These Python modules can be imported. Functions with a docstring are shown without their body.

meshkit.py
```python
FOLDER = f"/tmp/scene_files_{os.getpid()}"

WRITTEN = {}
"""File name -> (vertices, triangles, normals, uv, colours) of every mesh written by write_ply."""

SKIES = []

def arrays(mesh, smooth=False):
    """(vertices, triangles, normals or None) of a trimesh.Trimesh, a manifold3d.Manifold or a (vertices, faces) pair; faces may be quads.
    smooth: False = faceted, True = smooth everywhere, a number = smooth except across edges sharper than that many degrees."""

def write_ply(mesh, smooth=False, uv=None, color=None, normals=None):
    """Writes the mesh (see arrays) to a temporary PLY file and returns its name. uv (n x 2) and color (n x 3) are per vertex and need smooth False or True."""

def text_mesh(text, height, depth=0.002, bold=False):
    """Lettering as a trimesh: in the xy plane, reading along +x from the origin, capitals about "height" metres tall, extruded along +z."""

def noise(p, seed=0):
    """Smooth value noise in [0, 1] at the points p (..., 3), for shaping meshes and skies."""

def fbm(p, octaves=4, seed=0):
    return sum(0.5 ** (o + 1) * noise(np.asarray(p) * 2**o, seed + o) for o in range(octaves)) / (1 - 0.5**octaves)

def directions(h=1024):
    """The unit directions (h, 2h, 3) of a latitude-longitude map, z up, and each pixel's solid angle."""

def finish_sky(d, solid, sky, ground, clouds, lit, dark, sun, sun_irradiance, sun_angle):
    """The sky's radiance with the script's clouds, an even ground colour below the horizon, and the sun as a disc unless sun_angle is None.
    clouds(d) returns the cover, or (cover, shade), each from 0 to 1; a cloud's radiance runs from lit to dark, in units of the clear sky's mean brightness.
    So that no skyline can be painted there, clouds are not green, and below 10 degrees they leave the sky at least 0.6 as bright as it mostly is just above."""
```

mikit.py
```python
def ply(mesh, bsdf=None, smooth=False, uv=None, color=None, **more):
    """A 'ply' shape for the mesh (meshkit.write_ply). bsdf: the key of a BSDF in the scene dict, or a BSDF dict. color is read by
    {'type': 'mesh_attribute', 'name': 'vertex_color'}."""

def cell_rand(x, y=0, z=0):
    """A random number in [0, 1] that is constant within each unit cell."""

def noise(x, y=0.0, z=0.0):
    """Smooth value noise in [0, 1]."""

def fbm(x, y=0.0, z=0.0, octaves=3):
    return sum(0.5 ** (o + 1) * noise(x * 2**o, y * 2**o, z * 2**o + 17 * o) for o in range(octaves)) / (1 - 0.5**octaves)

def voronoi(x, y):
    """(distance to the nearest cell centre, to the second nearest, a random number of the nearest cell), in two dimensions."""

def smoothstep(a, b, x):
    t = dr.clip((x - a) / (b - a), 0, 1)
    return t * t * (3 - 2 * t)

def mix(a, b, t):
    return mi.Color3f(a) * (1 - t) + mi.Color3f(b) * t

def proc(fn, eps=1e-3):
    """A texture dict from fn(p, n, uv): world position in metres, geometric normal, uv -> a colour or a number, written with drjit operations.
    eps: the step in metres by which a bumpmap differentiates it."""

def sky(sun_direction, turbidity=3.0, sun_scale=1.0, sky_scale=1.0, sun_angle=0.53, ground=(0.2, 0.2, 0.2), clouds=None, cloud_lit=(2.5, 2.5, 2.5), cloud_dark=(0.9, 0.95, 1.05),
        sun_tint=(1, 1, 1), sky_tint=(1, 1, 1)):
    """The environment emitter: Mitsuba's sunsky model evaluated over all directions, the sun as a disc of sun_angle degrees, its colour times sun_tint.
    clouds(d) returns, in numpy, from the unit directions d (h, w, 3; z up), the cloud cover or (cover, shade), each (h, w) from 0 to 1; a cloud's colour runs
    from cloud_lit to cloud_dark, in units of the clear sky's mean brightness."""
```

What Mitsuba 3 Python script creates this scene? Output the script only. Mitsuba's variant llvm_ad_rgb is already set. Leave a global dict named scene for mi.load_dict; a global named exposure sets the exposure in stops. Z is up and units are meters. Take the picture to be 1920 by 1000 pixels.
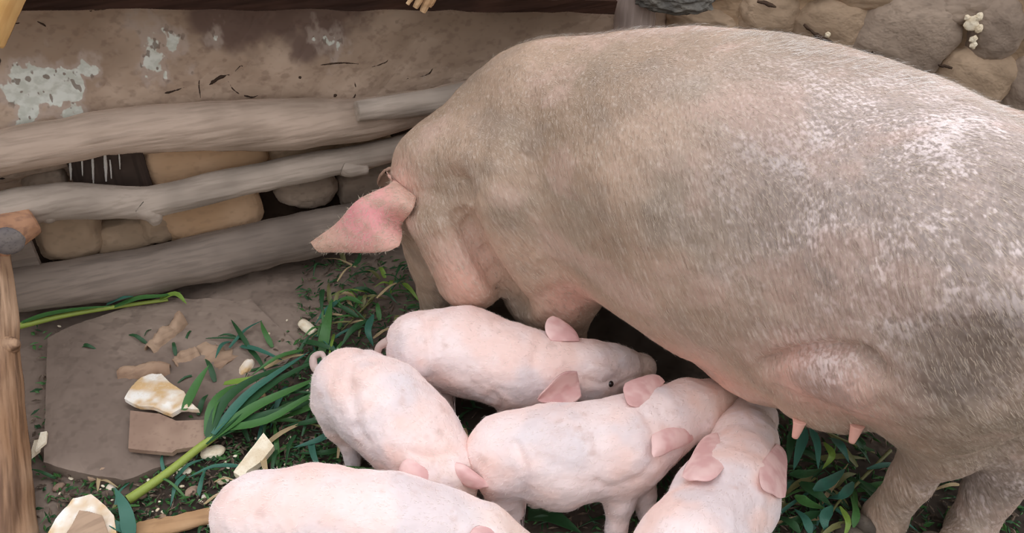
import math, random
import numpy as np, trimesh, shapely.geometry as sg
import drjit as dr, mitsuba as mi
import mikit, meshkit
from mikit import proc, ply, smoothstep, mix

T = mi.ScalarTransform4f
scene, labels = {'type': 'scene'}, {}

# ------------------------------------------------------------------ camera, sky, exposure
CAM_H, PITCH, FOC = 1.35, math.radians(38.0), 1700.0
FW = np.array([0, math.cos(PITCH), -math.sin(PITCH)]); DN = np.array([0, -math.sin(PITCH), -math.cos(PITCH)]); RT = np.array([1.0, 0, 0])
CAM = np.array([0, 0, CAM_H])
scene['camera'] = {'type': 'perspective', 'fov': 2 * math.degrees(math.atan(960 / FOC)), 'fov_axis': 'x', 'near_clip': 0.02,
                   'to_world': T().look_at(origin=CAM.tolist(), target=(CAM + FW).tolist(), up=[0, 0, 1])}


def overcast(d):
    up = np.clip(d[..., 2], 0, 1)
    n = meshkit.fbm(d * 3.0 + 5, 3)
    high = np.clip((d @ np.array([0.1, 0.05, 0.99]) - 0.1) / 0.9, 0, 1) ** 1.5
    back = np.clip((d @ np.array([0.42, 0.72, 0.55]) - 0.45) / 0.55, 0, 1)
    return np.ones_like(up), np.clip(0.95 - 0.95 * np.maximum(high, back) + 0.3 * (n - 0.5), 0, 1)


scene['sky'] = mikit.sky([0.45, 0.5, 0.74], turbidity=4.0, sun_scale=0.0, ground=(0.22, 0.19, 0.15), clouds=overcast,
                         cloud_lit=(2.6, 2.62, 2.8), cloud_dark=(0.98, 0.96, 0.95))
exposure = 2.95


# ------------------------------------------------------------------ helpers
def lin(r, g, b):
    c = np.array([r, g, b], float) / 255
    return [float(x) for x in np.where(c <= 0.04045, c / 12.92, ((c + 0.055) / 1.055) ** 2.4)]


def ray(x, y): return FW + RT * (x - 960) / FOC + DN * (y - 500) / FOC
def at_z(x, y, z=0.0): d = ray(x, y); return CAM + d * (z - CAM_H) / d[2]
def at_plane(x, y, o, n): d = ray(x, y); return CAM + d * (((o - CAM) @ n) / (d @ n))
def unit(v): v = np.asarray(v, float); return v / max(np.linalg.norm(v), 1e-12)


WL_O = np.array([-1.119, 1.570, 0.0]); WL_D = unit([0.704, 0.267, 0]); WL_N = np.array([WL_D[1], -WL_D[0], 0])      # left wall: base line, normal to the pen
CORNER = WL_O + WL_D * 1.557
WR_D = unit([math.cos(math.radians(12)), -math.sin(math.radians(12)), 0]); WR_N = np.array([WR_D[1], -WR_D[0], 0])  # right wall
SO = np.array([0.238, 1.491, 0.0]); SA = unit([0.788, -0.616, 0]); SN = np.array([SA[1], -SA[0], 0])                 # the sow's axis
def on_left(x, y, off=0.0): return at_plane(x, y, WL_O + WL_N * off, WL_N)
def on_right(x, y, off=0.0): return at_plane(x, y, CORNER + WR_N * off, WR_N)
def on_sow(x, y, w): return at_plane(x, y, SO + SN * w, SN)
def S(s, w, z): return SO + SA * s + SN * w + np.array([0, 0, z])


def key_for(name):
    if name not in scene and name not in labels and not any(k.startswith(name + '__') for k in scene): return name
    i = 1
    while True:
        k = f'{name}_{i:03d}'
        if k not in scene and k not in labels and not any(q.startswith(k + '__') for q in scene): return k
        i += 1


COUNT = {}
def numbered(name):
    n = COUNT.get(name, 0); COUNT[name] = n + 1
    return name if n == 0 else f'{name}_{n:03d}'


def thing(name, label, cat, group=None, kind=None):
    k = numbered(name); labels[k] = {'label': label}
    if cat: labels[k]['category'] = cat
    if group: labels[k]['group'] = group
    if kind: labels[k]['kind'] = kind
    return k


def part(parent, name, mesh, bsdf, smooth=40, label=None, kind=None, **kw):
    k = numbered(parent + '__' + name); scene[k] = ply(mesh, bsdf, smooth, **kw)
    if label or kind:
        labels[k] = {}
        if label: labels[k]['label'] = label
        if kind: labels[k]['kind'] = kind
    return k


def single(name, mesh, bsdf, label, cat, group=None, kind=None, smooth=40, **kw):
    k = thing(name, label, cat, group, kind); scene[k] = ply(mesh, bsdf, smooth, **kw); return k


def tm(v, f): return trimesh.Trimesh(v, f, process=False)


def surface_nets(F, org, h):
    nx, ny, nz = F.shape
    ins = F < 0
    cs = np.zeros((nx - 1, ny - 1, nz - 1, 3), np.float32); cnt = np.zeros((nx - 1, ny - 1, nz - 1), np.int16)
    def corner(a): return tuple(slice(o, n - 1 + o) for o, n in zip(a, (nx, ny, nz)))
    for ax in range(3):
        o1, o2 = [(1, 2), (0, 2), (0, 1)][ax]
        for b in (0, 1):
            for c in (0, 1):
                a0 = [0, 0, 0]; a0[o1], a0[o2] = b, c; a1 = list(a0); a1[ax] = 1
                f0, f1 = F[corner(a0)], F[corner(a1)]
                cr = ins[corner(a0)] != ins[corner(a1)]
                t = np.where(cr, f0 / np.where(cr, f0 - f1, 1), 0)
                pt = np.zeros(cr.shape + (3,), np.float32); pt[..., ax] = t; pt[..., o1], pt[..., o2] = b, c
                cs += pt * cr[..., None]; cnt += cr
    act = cnt > 0; idx = -np.ones(cnt.shape, int); idx[act] = np.arange(act.sum())
    ijk = np.argwhere(act)
    V = np.asarray(org) + (ijk + cs[act] / cnt[act][:, None]) * h
    faces = []
    for ax in range(3):
        o1, o2 = [(1, 2), (2, 0), (0, 1)][ax]
        a0 = [slice(None)] * 3; a1 = [slice(None)] * 3
        a0[ax], a1[ax] = slice(0, -1), slice(1, None)
        e = np.argwhere(ins[tuple(a0)] != ins[tuple(a1)])
        ok = np.ones(len(e), bool)
        for o in (o1, o2): ok &= (e[:, o] > 0) & (e[:, o] < F.shape[o] - 1)
        e = e[ok]
        def cell(d1, d2):
            q = e.copy(); q[:, o1] += d1; q[:, o2] += d2; return idx[q[:, 0], q[:, 1], q[:, 2]]
        quad = np.stack([cell(-1, -1), cell(0, -1), cell(0, 0), cell(-1, 0)], 1)
        inside0 = ins[e[:, 0], e[:, 1], e[:, 2]]
        quad = np.where(inside0[:, None], quad, quad[:, ::-1])
        faces.append(quad)
    q = np.vstack(faces)
    return tm(V, np.vstack([q[:, [0, 1, 2]], q[:, [0, 2, 3]]]))


class Field:
    """A smooth union of round cones, ellipsoids and lofts on a grid; each shape is evaluated only near itself."""
    def __init__(self, lo, hi, h):
        self.lo, self.h = np.asarray(lo, float), h
        self.n = np.ceil((np.asarray(hi) - self.lo) / h).astype(int) + 1
        self.F = np.full(self.n, 0.2, np.float32)

    def grid(self, lo, hi):
        i0 = np.clip(np.floor((np.asarray(lo) - self.lo) / self.h).astype(int), 0, self.n - 1)
        i1 = np.clip(np.ceil((np.asarray(hi) - self.lo) / self.h).astype(int) + 1, 1, self.n)
        ax = [(np.arange(a, b) * self.h + l).astype(np.float32) for a, b, l in zip(i0, i1, self.lo)]
        return tuple(slice(a, b) for a, b in zip(i0, i1)), np.stack(np.meshgrid(*ax, indexing='ij'), -1)

    def put(self, sl, d, k, cut=False):
        f = self.F[sl]
        if cut:
            d = -d; hh = np.maximum(k - np.abs(f - d), 0) / k; self.F[sl] = np.maximum(f, d) + hh * hh * k * 0.25
        else:
            hh = np.maximum(k - np.abs(f - d), 0) / k; self.F[sl] = np.minimum(f, d) - hh * hh * k * 0.25

    def cone(self, a, b, ra, rb, k=0.03, cut=False):
        a, b = np.asarray(a, float), np.asarray(b, float); m = max(ra, rb) + k + 0.03
        sl, p = self.grid(np.minimum(a, b) - m, np.maximum(a, b) + m)
        ab = b - a; L2 = max(ab @ ab, 1e-9)
        t = np.clip(((p - a.astype(np.float32)) @ ab.astype(np.float32)) / L2, 0, 1)
        d = np.linalg.norm(p - a.astype(np.float32) - t[..., None] * ab.astype(np.float32), axis=-1) - (ra + (rb - ra) * t)
        self.put(sl, d, k, cut)

    def ball(self, c, r, k=0.03, cut=False): self.cone(c, np.asarray(c) + 1e-6, r, r, k, cut)

    def ellipsoid(self, c, axes, radii, k=0.03, cut=False):
        c = np.asarray(c, float); R = np.asarray(axes, float); r = np.asarray(radii, float); m = r.max() + k + 0.02
        sl, p = self.grid(c - m, c + m)
        q = (p - c.astype(np.float32)) @ R.T.astype(np.float32)
        k0 = np.linalg.norm(q / r, axis=-1); k1 = np.linalg.norm(q / (r * r), axis=-1)
        self.put(sl, (k0 * (k0 - 1) / np.maximum(k1, 1e-6)).astype(np.float32), k, cut)

    def mesh(self, smooth=6):
        m = surface_nets(self.F, self.lo, self.h)
        trimesh.smoothing.filter_taubin(m, iterations=smooth)
        return m


def crease(m, lines):
    """Presses folds into the skin on the side turned to the pen: lines of (points, width in pixels, depth in metres; negative raises)."""
    v, n = np.array(m.vertices), np.array(m.vertex_normals); q = v - CAM; t = q @ FW; P = np.stack([960 + FOC * (q @ RT) / t, 500 + FOC * (q @ DN) / t], 1)
    face = np.clip((n * -q).sum(1) / np.linalg.norm(q, axis=1) * 2.5, 0, 1); move = np.zeros(len(v))
    for pts, width, depth in lines:
        line = smooth_path(np.array([(x, y, 0) for x, y in pts], float), 40)[:, :2]; d = np.min(np.linalg.norm(P[:, None] - line[None], axis=2), axis=1)
        move += depth * np.exp(-(d / width) ** 2)
    m.vertices = v - n * (move * face)[:, None]


def skin(m, x, y, lift=0.0, r=8):
    """The point of the mesh seen at a pixel, lifted off its skin towards the pen."""
    q = np.array(m.vertices) - CAM; t = q @ FW; d2 = (960 + FOC * (q @ RT) / t - x) ** 2 + (500 + FOC * (q @ DN) / t - y) ** 2
    return CAM + ray(x, y) * (t[d2 < max(r * r, d2.min() * 1.3)].min() - lift)


def flap(e1, e2, arch, thick=.006, n=18, m=13, wave=.004):
    """A soft flap of skin between two edge curves, arched by the vector arch."""
    a, b = smooth_path(e1, n), smooth_path(e2, n); v = np.linspace(0, 1, m)[None, :, None]; t = np.linspace(0, 1, n)[:, None, None]
    G = a[:, None] * (1 - v) + b[:, None] * v + np.asarray(arch) * (np.sin(math.pi * v) * (.35 + .65 * np.sin(math.pi * t)))
    G = G + unit(arch) * ((meshkit.fbm(G * 28, 3) - .5) * 2 * wave)[..., None]
    return sheet(G, thick)


def frame_from(fwd, up=(0, 0, 1)):
    f = unit(fwd); s = unit(np.cross(f, up)); return np.array([f, s, np.cross(s, f)])


def smooth_path(P, n):
    P = np.asarray(P, float); Q = np.vstack([2 * P[0] - P[1], P, 2 * P[-1] - P[-2]]); out = []
    m = len(P) - 1
    for u in np.linspace(0, m, n):
        i = min(int(u), m - 1); t = u - i; a, b, c, d = Q[i:i + 4]
        out.append(0.5 * (2 * b + (c - a) * t + (2 * a - 5 * b + 4 * c - d) * t * t + (3 * b - a - 3 * c + d) * t ** 3))
    return np.array(out)


def tube(P, R, n=12, seg=None, rough=0.0, seed=0, freq=30, flat=1.0, cap=True):
    """A tube along the smooth path P with radii R (per point), its ends closed; rough: relief in metres."""
    m = seg or len(P); path = smooth_path(P, m) if len(P) > 1 else P
    r = np.interp(np.linspace(0, 1, m), np.linspace(0, 1, len(R)), R)
    tg = np.gradient(path, axis=0); tg /= np.linalg.norm(tg, axis=1, keepdims=True)
    u = unit(np.cross(tg[0], [0.3, 0.2, 1.0])); V = []
    for i in range(m):
        u = unit(u - tg[i] * (u @ tg[i])); v = np.cross(tg[i], u)
        a = np.arange(n) / n * 2 * math.pi
        V.append(path[i] + r[i] * (np.cos(a)[:, None] * u + flat * np.sin(a)[:, None] * v))
    V = np.array(V).reshape(-1, 3)
    if rough:
        c = np.repeat(path, n, 0); dirn = V - c; dirn /= np.maximum(np.linalg.norm(dirn, axis=1, keepdims=True), 1e-9)
        V = V + dirn * ((meshkit.fbm(V * freq + seed * 7.3, 3) - 0.5) * 2 * rough)[:, None]
    F = [[i * n + j, i * n + (j + 1) % n, (i + 1) * n + (j + 1) % n, (i + 1) * n + j] for i in range(m - 1) for j in range(n)]
    F = np.array(F); F = np.vstack([F[:, [0, 1, 2]], F[:, [0, 2, 3]]])
    if cap:
        k = len(V); V = np.vstack([V, path[0], path[-1]])
        F = np.vstack([F, [[k, (j + 1) % n, j] for j in range(n)], [[k + 1, (m - 1) * n + j, (m - 1) * n + (j + 1) % n] for j in range(n)]])
    return tm(V, F)


def sheet(G, thick):
    """A shell from a grid of points G (m, n, 3): a front, a back offset by thick (m x n or a number) and a rim."""
    m, n = G.shape[:2]
    du = np.gradient(G, axis=0); dv = np.gradient(G, axis=1); nn = np.cross(du, dv); nn /= np.maximum(np.linalg.norm(nn, axis=-1, keepdims=True), 1e-9)
    t = np.broadcast_to(np.asarray(thick, float), (m, n))[..., None]
    V = np.vstack([(G + nn * t / 2).reshape(-1, 3), (G - nn * t / 2).reshape(-1, 3)]); I = np.arange(m * n).reshape(m, n)
    q = np.stack([I[:-1, :-1], I[1:, :-1], I[1:, 1:], I[:-1, 1:]], -1).reshape(-1, 4)
    loop = np.concatenate([I[0, :-1], I[:-1, -1], I[-1, :0:-1], I[:0:-1, 0]]); nx = np.roll(loop, -1)
    Q = np.vstack([q, q[:, ::-1] + m * n, np.stack([loop, nx, nx + m * n, loop + m * n], 1)])
    return tm(V, np.vstack([Q[:, [0, 1, 2]], Q[:, [0, 2, 3]]]))


def rock(c, axes, radii, seed, bump=0.16, freq=2.2, sub=3, square=1.0):
    m = trimesh.creation.icosphere(subdivisions=sub); v = np.array(m.vertices)
    if square != 1.0:
        e = square; v = np.sign(v) * np.abs(v) ** e; v /= (np.abs(v) ** (2 / e)).sum(1, keepdims=True) ** (e / 2)
    v = v * (1 + bump * 2 * (meshkit.fbm(v * freq + seed * 3.7, 4, seed) - 0.5))[:, None]
    return tm(np.asarray(c) + (v * np.asarray(radii)) @ np.asarray(axes), m.faces)


def blade(P, w, n=9, fold=0.25, tip=0.9, up=(0, 0, 1), twist=0.0, root=0.5):
    """A grass or lance leaf along the path P, w half width, folded along its midrib; two skins, thin."""
    path = smooth_path(P, n); tg = np.gradient(path, axis=0); tg /= np.linalg.norm(tg, axis=1, keepdims=True)
    G = np.zeros((n, 3, 3))
    for i, t in enumerate(np.linspace(0, 1, n)):
        ww = w * min(1, root + 3 * t) * (1 - t ** 2.2) ** tip + 0.0004
        s = unit(np.cross(tg[i], up)); u = np.cross(s, tg[i]); a = twist * t
        s, u = s * math.cos(a) + u * math.sin(a), u * math.cos(a) - s * math.sin(a)
        G[i] = [path[i] - s * ww + u * ww * fold, path[i], path[i] + s * ww + u * ww * fold]
    return sheet(G, 0.0007)


# ------------------------------------------------------------------ materials
def mat(name, fn, rough=0.8, spec=0.3, bump=None, bscale=0.004, eps=1e-3, **more):
    b = {'type': 'principled', 'base_color': proc(fn) if callable(fn) else {'type': 'rgb', 'value': fn}, 'roughness': rough, 'specular': spec, **more}
    if bump is not None: b = {'type': 'bumpmap', 'arbitrary': proc(bump, eps), 'scale': bscale, 'bsdf': b}
    scene[name] = {'type': 'twosided', 'bsdf': b}
    return name


N_, FBM = mikit.noise, mikit.fbm
def V3(a): return mi.Vector3f(*[float(x) for x in a])
def gauss(p, c, r):
    d = (p - mi.Point3f(*[float(x) for x in c])) / float(r); return dr.exp(-dr.squared_norm(d))


def pixdir(*c): return c


def earth(a, b, c, f=9.0, seed=0.0):
    a, b, c = lin(*a), lin(*b), lin(*c)
    def fn(p, n, uv):
        x, y, z = p.x * f + seed, p.y * f, p.z * f
        big = FBM(x, y, z, 3); fine = FBM(x * 11, y * 11, z * 11, 2)
        col = mix(a, b, smoothstep(0.3, 0.7, big))
        return mix(col, c, smoothstep(0.52, 0.8, fine) * 0.4)
    return fn


def lumps(f, g=6.0):
    def fn(p, n, uv): return FBM(p.x * f, p.y * f, p.z * f, 3) + 0.3 * FBM(p.x * f * g, p.y * f * g, p.z * f * g, 2)
    return fn


DRY_EARTH, WET_EARTH = earth((120, 105, 94), (142, 126, 113), (98, 85, 75), 6, 3), earth((62, 54, 47), (84, 73, 64), (44, 38, 33), 9)
def floor_colour(p, n, uv):
    """Dry trodden earth along the left wall, dark moist muck where the animals stand."""
    d = (p.x + 0.62) * 0.75 - (p.y - 1.30) * 0.8 + 0.35 * (FBM(p.x * 7, p.y * 7, 3.0, 4) - 0.5)
    return mix(DRY_EARTH(p, n, uv), WET_EARTH(p, n, uv), smoothstep(-0.06, 0.14, d))
mat('mat_floor', floor_colour, 0.9, 0.2, lumps(45), 0.006)
mat('mat_slab', DRY_EARTH, 0.85, 0.25, lumps(38), 0.004)
mat('mat_grit', earth((74, 62, 52), (112, 96, 82), (160, 148, 132), 30, 5), 0.9, 0.2)
mat('mat_recess', earth((60, 48, 40), (84, 68, 56), (46, 36, 30), 8, 8), 0.95, 0.1, lumps(50), 0.004)


WASH = [(on_left(x, y, 0.03), r, k) for x, y, r, k in ((30, 185, .040, 1), (55, 170, .050, 1), (95, 165, .055, 1), (130, 165, .045, 1), (165, 140, .030, 1), (50, 215, .032, 1), (40, 245, .030, .9), (170, 120, .025, .9), (190, 165, .022, .9), (140, 215, .030, .85),
        (290, 120, .050, .62), (310, 75, .060, .56), (358, 138, .026, .86), (300, 145, .035, .62), (240, 60, .05, .5), (395, 80, .03, .6), (20, 90, .02, .8), (100, 95, .02, .75), (620, 85, .05, .6))]
STAIN = [(on_left(x, y, .03), r) for x, y, r in ((470, 35, .10), (520, 60, .07), (575, 95, .05), (430, 60, .06), (620, 20, .12), (390, 85, .03), (380, 40, .05))]


def plaster(p, n, uv):
    """Mud plaster, scraps of flaking pale lime wash, dark seepage stains."""
    x, y, z = p.x * 8, p.y * 8, p.z * 8
    col = mix(lin(160, 138, 119), lin(188, 166, 146), smoothstep(0.3, 0.7, FBM(x, y, z, 3)))
    fine = FBM(x * 9, y * 9, z * 9, 3)
    col = mix(col, lin(132, 110, 95), smoothstep(0.5, 0.75, fine) * 0.45)
    st = 0.0
    for c, r in STAIN: st = dr.maximum(st, gauss(p, c, r))
    col = mix(col, lin(92, 72, 68), smoothstep(0.35, 0.75, st * 0.7 + 0.9 * (FBM(x * 2.5, y * 2.5, z * 1.6, 4) - 0.36)) * 0.75)
    m = 0.0
    for c, r, k in WASH: m = dr.maximum(m, gauss(p, c, r) * k)
    m = m * 1.06 + 1.1 * (FBM(x * 5, y * 5, z * 2.2, 4) - 0.5) + 0.25 * (fine - 0.5)
    col = mix(col, lin(186, 170, 158), smoothstep(0.25, 0.5, m) * 0.6)
    col = mix(col, mix(lin(196, 198, 186), lin(216, 218, 208), smoothstep(0.35, 0.65, fine)), smoothstep(0.54, 0.60, m))
    return mix(col, lin(120, 104, 92), smoothstep(0.66, 0.72, FBM(x * 14, y * 14, z * 8, 2)) * smoothstep(0.3, 0.6, m) * 0.8)


mat('mat_plaster', plaster, 0.92, 0.15, lumps(30), 0.006)
mat('mat_stone', earth((160, 138, 115), (186, 162, 136), (142, 122, 102), 7, 2), 0.9, 0.15, lumps(40), 0.004)
mat('mat_stone_grey', earth((140, 124, 110), (166, 148, 131), (120, 106, 94), 8, 6), 0.9, 0.15, lumps(42), 0.004)
mat('mat_stone_orange', earth((188, 154, 120), (206, 174, 142), (166, 134, 106), 7, 4), 0.9, 0.15, lumps(40), 0.004)
mat('mat_mortar', earth((152, 130, 106), (178, 152, 124), (128, 108, 88), 6, 9), 0.92, 0.12, lumps(30), 0.008)
mat('mat_rubble', earth((90, 88, 84), (124, 120, 112), (70, 66, 62), 20, 3), 0.95, 0.1, lumps(60), 0.01)


def wood(a, b, c, axis, f=1.0, k=0.45):
    a, b, c = lin(*a), lin(*b), lin(*c); u = unit(axis); v = unit(np.cross(u, [0.1, 0.3, 1.0])); w = np.cross(u, v)
    def fn(p, n, uv):
        q = mi.Vector3f(p); s, x, y = dr.dot(q, V3(u)), dr.dot(q, V3(v)), dr.dot(q, V3(w))
        g = FBM(s * 10 * f, x * 110 * f, y * 110 * f, 4)
        big = FBM(p.x * 9, p.y * 9, p.z * 9, 3)
        return mix(mix(a, b, smoothstep(0.3, 0.7, big)), c, smoothstep(0.42, 0.72, g) * k)
    return fn


def grain(axis, f=1.0):
    u = unit(axis); v = unit(np.cross(u, [0.1, 0.3, 1.0])); w = np.cross(u, v)
    def fn(p, n, uv):
        q = mi.Vector3f(p); return FBM(dr.dot(q, V3(u)) * 9 * f, dr.dot(q, V3(v)) * 90 * f, dr.dot(q, V3(w)) * 90 * f, 3)
    return fn


mat('mat_rail', wood((156, 138, 122), (182, 162, 145), (140, 122, 108), WL_D), 0.85, 0.2, grain(WL_D), 0.004)
mat('mat_branch', wood((148, 136, 124), (176, 162, 148), (128, 116, 105), WL_D), 0.85, 0.2, grain(WL_D, 0.6), 0.006)
mat('mat_log', wood((114, 103, 94), (138, 125, 114), (98, 88, 80), WL_D), 0.9, 0.2, grain(WL_D, 0.5), 0.005)
POST_FOOT, POST_HEAD = at_z(8, 1045, -.01), on_left(-22, 470, .14)
mat('mat_post', wood((142, 108, 80), (182, 150, 122), (88, 64, 48), POST_HEAD - POST_FOOT, 0.8, 0.8), 0.75, 0.3, grain(POST_HEAD - POST_FOOT), 0.006)
mat('mat_stub', wood((160, 118, 90), (186, 142, 112), (120, 90, 76), [1, 0, 0.2]), 0.8, 0.25, grain([1, 0, 0.2]), 0.003)
mat('mat_cut', earth((98, 92, 92), (132, 124, 118), (72, 66, 66), 25, 1), 0.9, 0.15)
mat('mat_yellow_wood', wood((196, 150, 84), (214, 174, 116), (170, 120, 66), [0.6, 0.2, 0.8]), 0.7, 0.3)
mat('mat_dark_board', wood((62, 52, 46), (84, 70, 62), (40, 32, 28), [0, 0, 1]), 0.9, 0.15, grain([0, 0, 1]), 0.004)
mat('mat_drip', lin(206, 202, 194), 0.9, 0.1)
mat('mat_beam', wood((44, 30, 24), (56, 38, 30), (30, 20, 16), WL_D), 0.95, 0.1, grain(WL_D), 0.004)  # near-black carries the shade below the eave
mat('mat_wall_post', wood((162, 146, 138), (184, 168, 158), (136, 120, 112), [0, 0, 1]), 0.85, 0.2, grain([0, 0, 1]), 0.004)
mat('mat_pale', earth((222, 206, 176), (238, 228, 204), (198, 168, 124), 60, 2), 0.7, 0.3)
mat('mat_peel', earth((236, 232, 222), (204, 170, 122), (216, 200, 170), 34, 7), 0.65, 0.35)
mat('mat_husk', wood((150, 122, 100), (172, 146, 122), (122, 98, 80), [0.8, 0.5, 0]), 0.75, 0.3)
mat('mat_shard', earth((138, 114, 98), (156, 132, 114), (120, 98, 84), 14, 4), 0.8, 0.25, lumps(60), 0.002)
mat('mat_rim', lin(206, 186, 170), 0.8, 0.2)
mat('mat_chipwood', wood((170, 134, 98), (208, 178, 140), (128, 96, 66), [0.9, 0.2, 0]), 0.8, 0.25)


def leafmat(name, col, tr=0.35):
    scene[name] = {'type': 'principledthin', 'base_color': {'type': 'rgb', 'value': col}, 'roughness': 0.45, 'diff_trans': tr, 'spec_trans': 0.0}
    return name


GREEN = [mat(f'mat_green_{k}', lin(*c), 0.5, 0.4) for k, c in (('deep', (38, 74, 42)), ('mid', (62, 104, 52)), ('blue', (54, 100, 84)), ('light', (112, 140, 58)), ('olive', (112, 112, 70)))]
YELLOWGREEN = mat('mat_stalk', lin(142, 158, 72), 0.5, 0.4)
DRY = mat('mat_dry', lin(168, 148, 112), 0.7, 0.3)


# ------------------------------------------------------------------ skin
FLOW = unit(SA * 0.55 + np.array([0, 0, -0.85]))
FP = unit(np.cross(FLOW, SN)); 


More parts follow.
